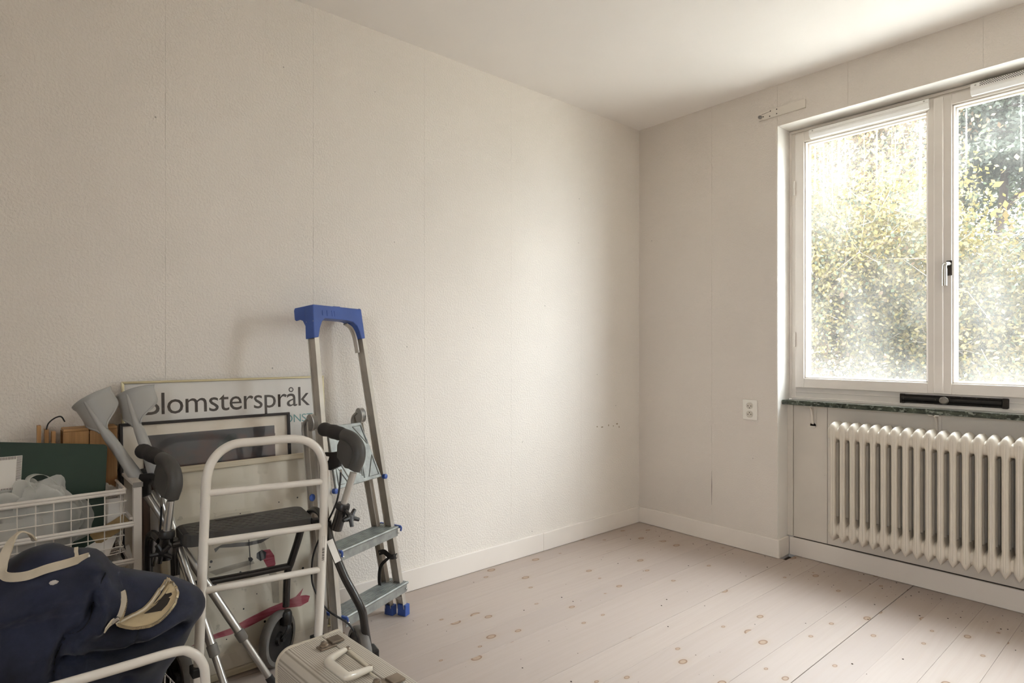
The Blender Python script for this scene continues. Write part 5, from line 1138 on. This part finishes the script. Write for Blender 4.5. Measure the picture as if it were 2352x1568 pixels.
MB().prism(base, (0, 0, 0), (0, 1, 0), (0, 0, 1), (1, 0, 0), .004, SLEN, True).build('base_shell', M_SUIT, su, sharp=30); MB().prism(lid, (0, 0, 0), (0, 1, 0), (0, 0, 1), (1, 0, 0), .004, SLEN, True).build('lid_shell', M_SUIT, su, sharp=30)
MB().prism([(-.0575, .004), (-.0515, .004), (-.0515, SH - .003), (-.0575, SH - .003)], (0, 0, 0), (0, 1, 0), (0, 0, 1), (1, 0, 0), .006, SLEN - .004).build('seam_gasket', plain('seam_dark', '#5d5145', .7), su)
for prof in (base, lid):
    MB().tube([(.005, y, z) for y, z in prof], .0042, 8, closed=True).build('piping', M_TRIM, su); MB().tube([(SLEN - .002, y, z) for y, z in prof], .0042, 8, closed=True).build('piping', M_TRIM, su)
    m = MB()
    for (y0, z0), (y1, z1) in zip(prof[:-1], prof[1:]):
        n_ = int(math.hypot(y1 - y0, z1 - z0) / .008)
        for k in range(n_): q = (k + .5) / n_; m.obox((.012, y0 + (y1 - y0) * q, z0 + (z1 - z0) * q), (1, 0, 0), (0, y1 - y0, z1 - z0), (0, -(z1 - z0), y1 - y0), .0006, .0018, .0006)
    o = m.build('stitching', M_TRIM, su); o['kind'] = 'stuff'
def S(p):
    """world point into the suitcase's own frame"""
    a = su.rotation_euler.z; d_ = Vector(p) - Vector(su.location); return Vector((d_.x * math.cos(a) + d_.y * math.sin(a), -d_.x * math.sin(a) + d_.y * math.cos(a), d_.z))
hp = [S(p) for p in ((0.9855, -2.4889, 0.3540), (1.0125, -2.5210, 0.3640), (1.0379, -2.5503, 0.3720), (1.0598, -2.5613, 0.3750), (1.0982, -2.5609, 0.3760), (1.1340, -2.5590, 0.3760), (1.1410, -2.5509, 0.3740), (1.1284, -2.5202, 0.3660), (1.1097, -2.4840, 0.3550))]
hr = [.0085 + .0035 * math.sin(math.pi * i / 32) for i in range(33)]
MB().tube(smooth_path(hp, 4), hr, 14, flat=.8).build('handle', M_IVORY, su)
a, b = S((0.9835, -2.4786, 0.3510)), S((1.1011, -2.4794, 0.3510)); MB().beam(a, b, .010, .006, (0, 1, 0)).build('handle_bar', M_TRIM, su, .002)
for p in (a, b): MB().lathe([(.008, 0), (.008, .006), (.005, .009)], p - Vector((0, 0, .002)), (0, 0, 1), 12).build('handle_mount', M_NICKEL, su)
for hx, px, lab in ((S((0.9216, -2.4835, 0.3530)), S((0.9317, -2.5173, 0.3530)), 0), (S((1.1882, -2.4623, 0.3530)), S((1.1755, -2.5016, 0.3530)), 1)):
    MB().obox(hx + Vector((0, 0, .003)), (1, 0, 0), (0, 1, 0), (0, 0, 1), .017, .017, .0035).build('latch_hasp', M_NICKEL, su, .002)
    MB().obox((px.x + .004, px.y + .004, .3525), (1, 0, 0), (0, 1, 0), (0, 0, 1), .013, .022, .0025).build('latch_plate', M_NICKEL, su, .0015)
    MB().lathe([(.011, 0), (.011, .004), (.008, .006), (.008, .010), (.005, .012), (.0, .012)], (px.x + .002, px.y - .002, .354), (0, 0, 1), 18).build('latch_lock', M_NICKEL, su)
MB().tube(smooth_path([S((1.1220, -2.4905, 0.3530)), S((1.1378, -2.4923, 0.3560)), S((1.1428, -2.4894, 0.3530))], 4), .0028, 6).build('tag_string', M_TRIM, su)

# ------------------------------------------------------------------ dirt on the floor
cr = MB(); rn = random.Random(5)
for k in range(230):
    if k < 70: x, y = rn.uniform(.1, 2.2), -abs(rn.gauss(.03, .12)) - .02 + (.1 if False else 0)
    elif k < 120: x, y = rn.uniform(1.0, 2.4), .10 - abs(rn.gauss(0, .14)) - .01
    else: x, y = rn.uniform(.1, 2.4), rn.uniform(-2.0, -.1)
    if y > -.016 and x < NX0 + .02: y = -.03
    r_ = rn.choice([.0012, .0015, .002, .0026, .0035]) ; a = rn.uniform(0, 6.28); h_ = r_ * .7
    pts = [(x + r_ * rn.uniform(.6, 1.4) * math.cos(a + q * 1.2566), y + r_ * rn.uniform(.6, 1.4) * math.sin(a + q * 1.2566), .0) for q in range(5)]
    cr.add(pts + [(x, y, h_)], [(0, 1, 5), (1, 2, 5), (2, 3, 5), (3, 4, 5), (4, 0, 5)])
o = cr.build('floor_crumbs', plain('dark_crumbs', '#3b2f26', .9), None, fix=False); tag(o, 'dark crumbs and grit scattered over the pine floor', 'dirt', kind='stuff')
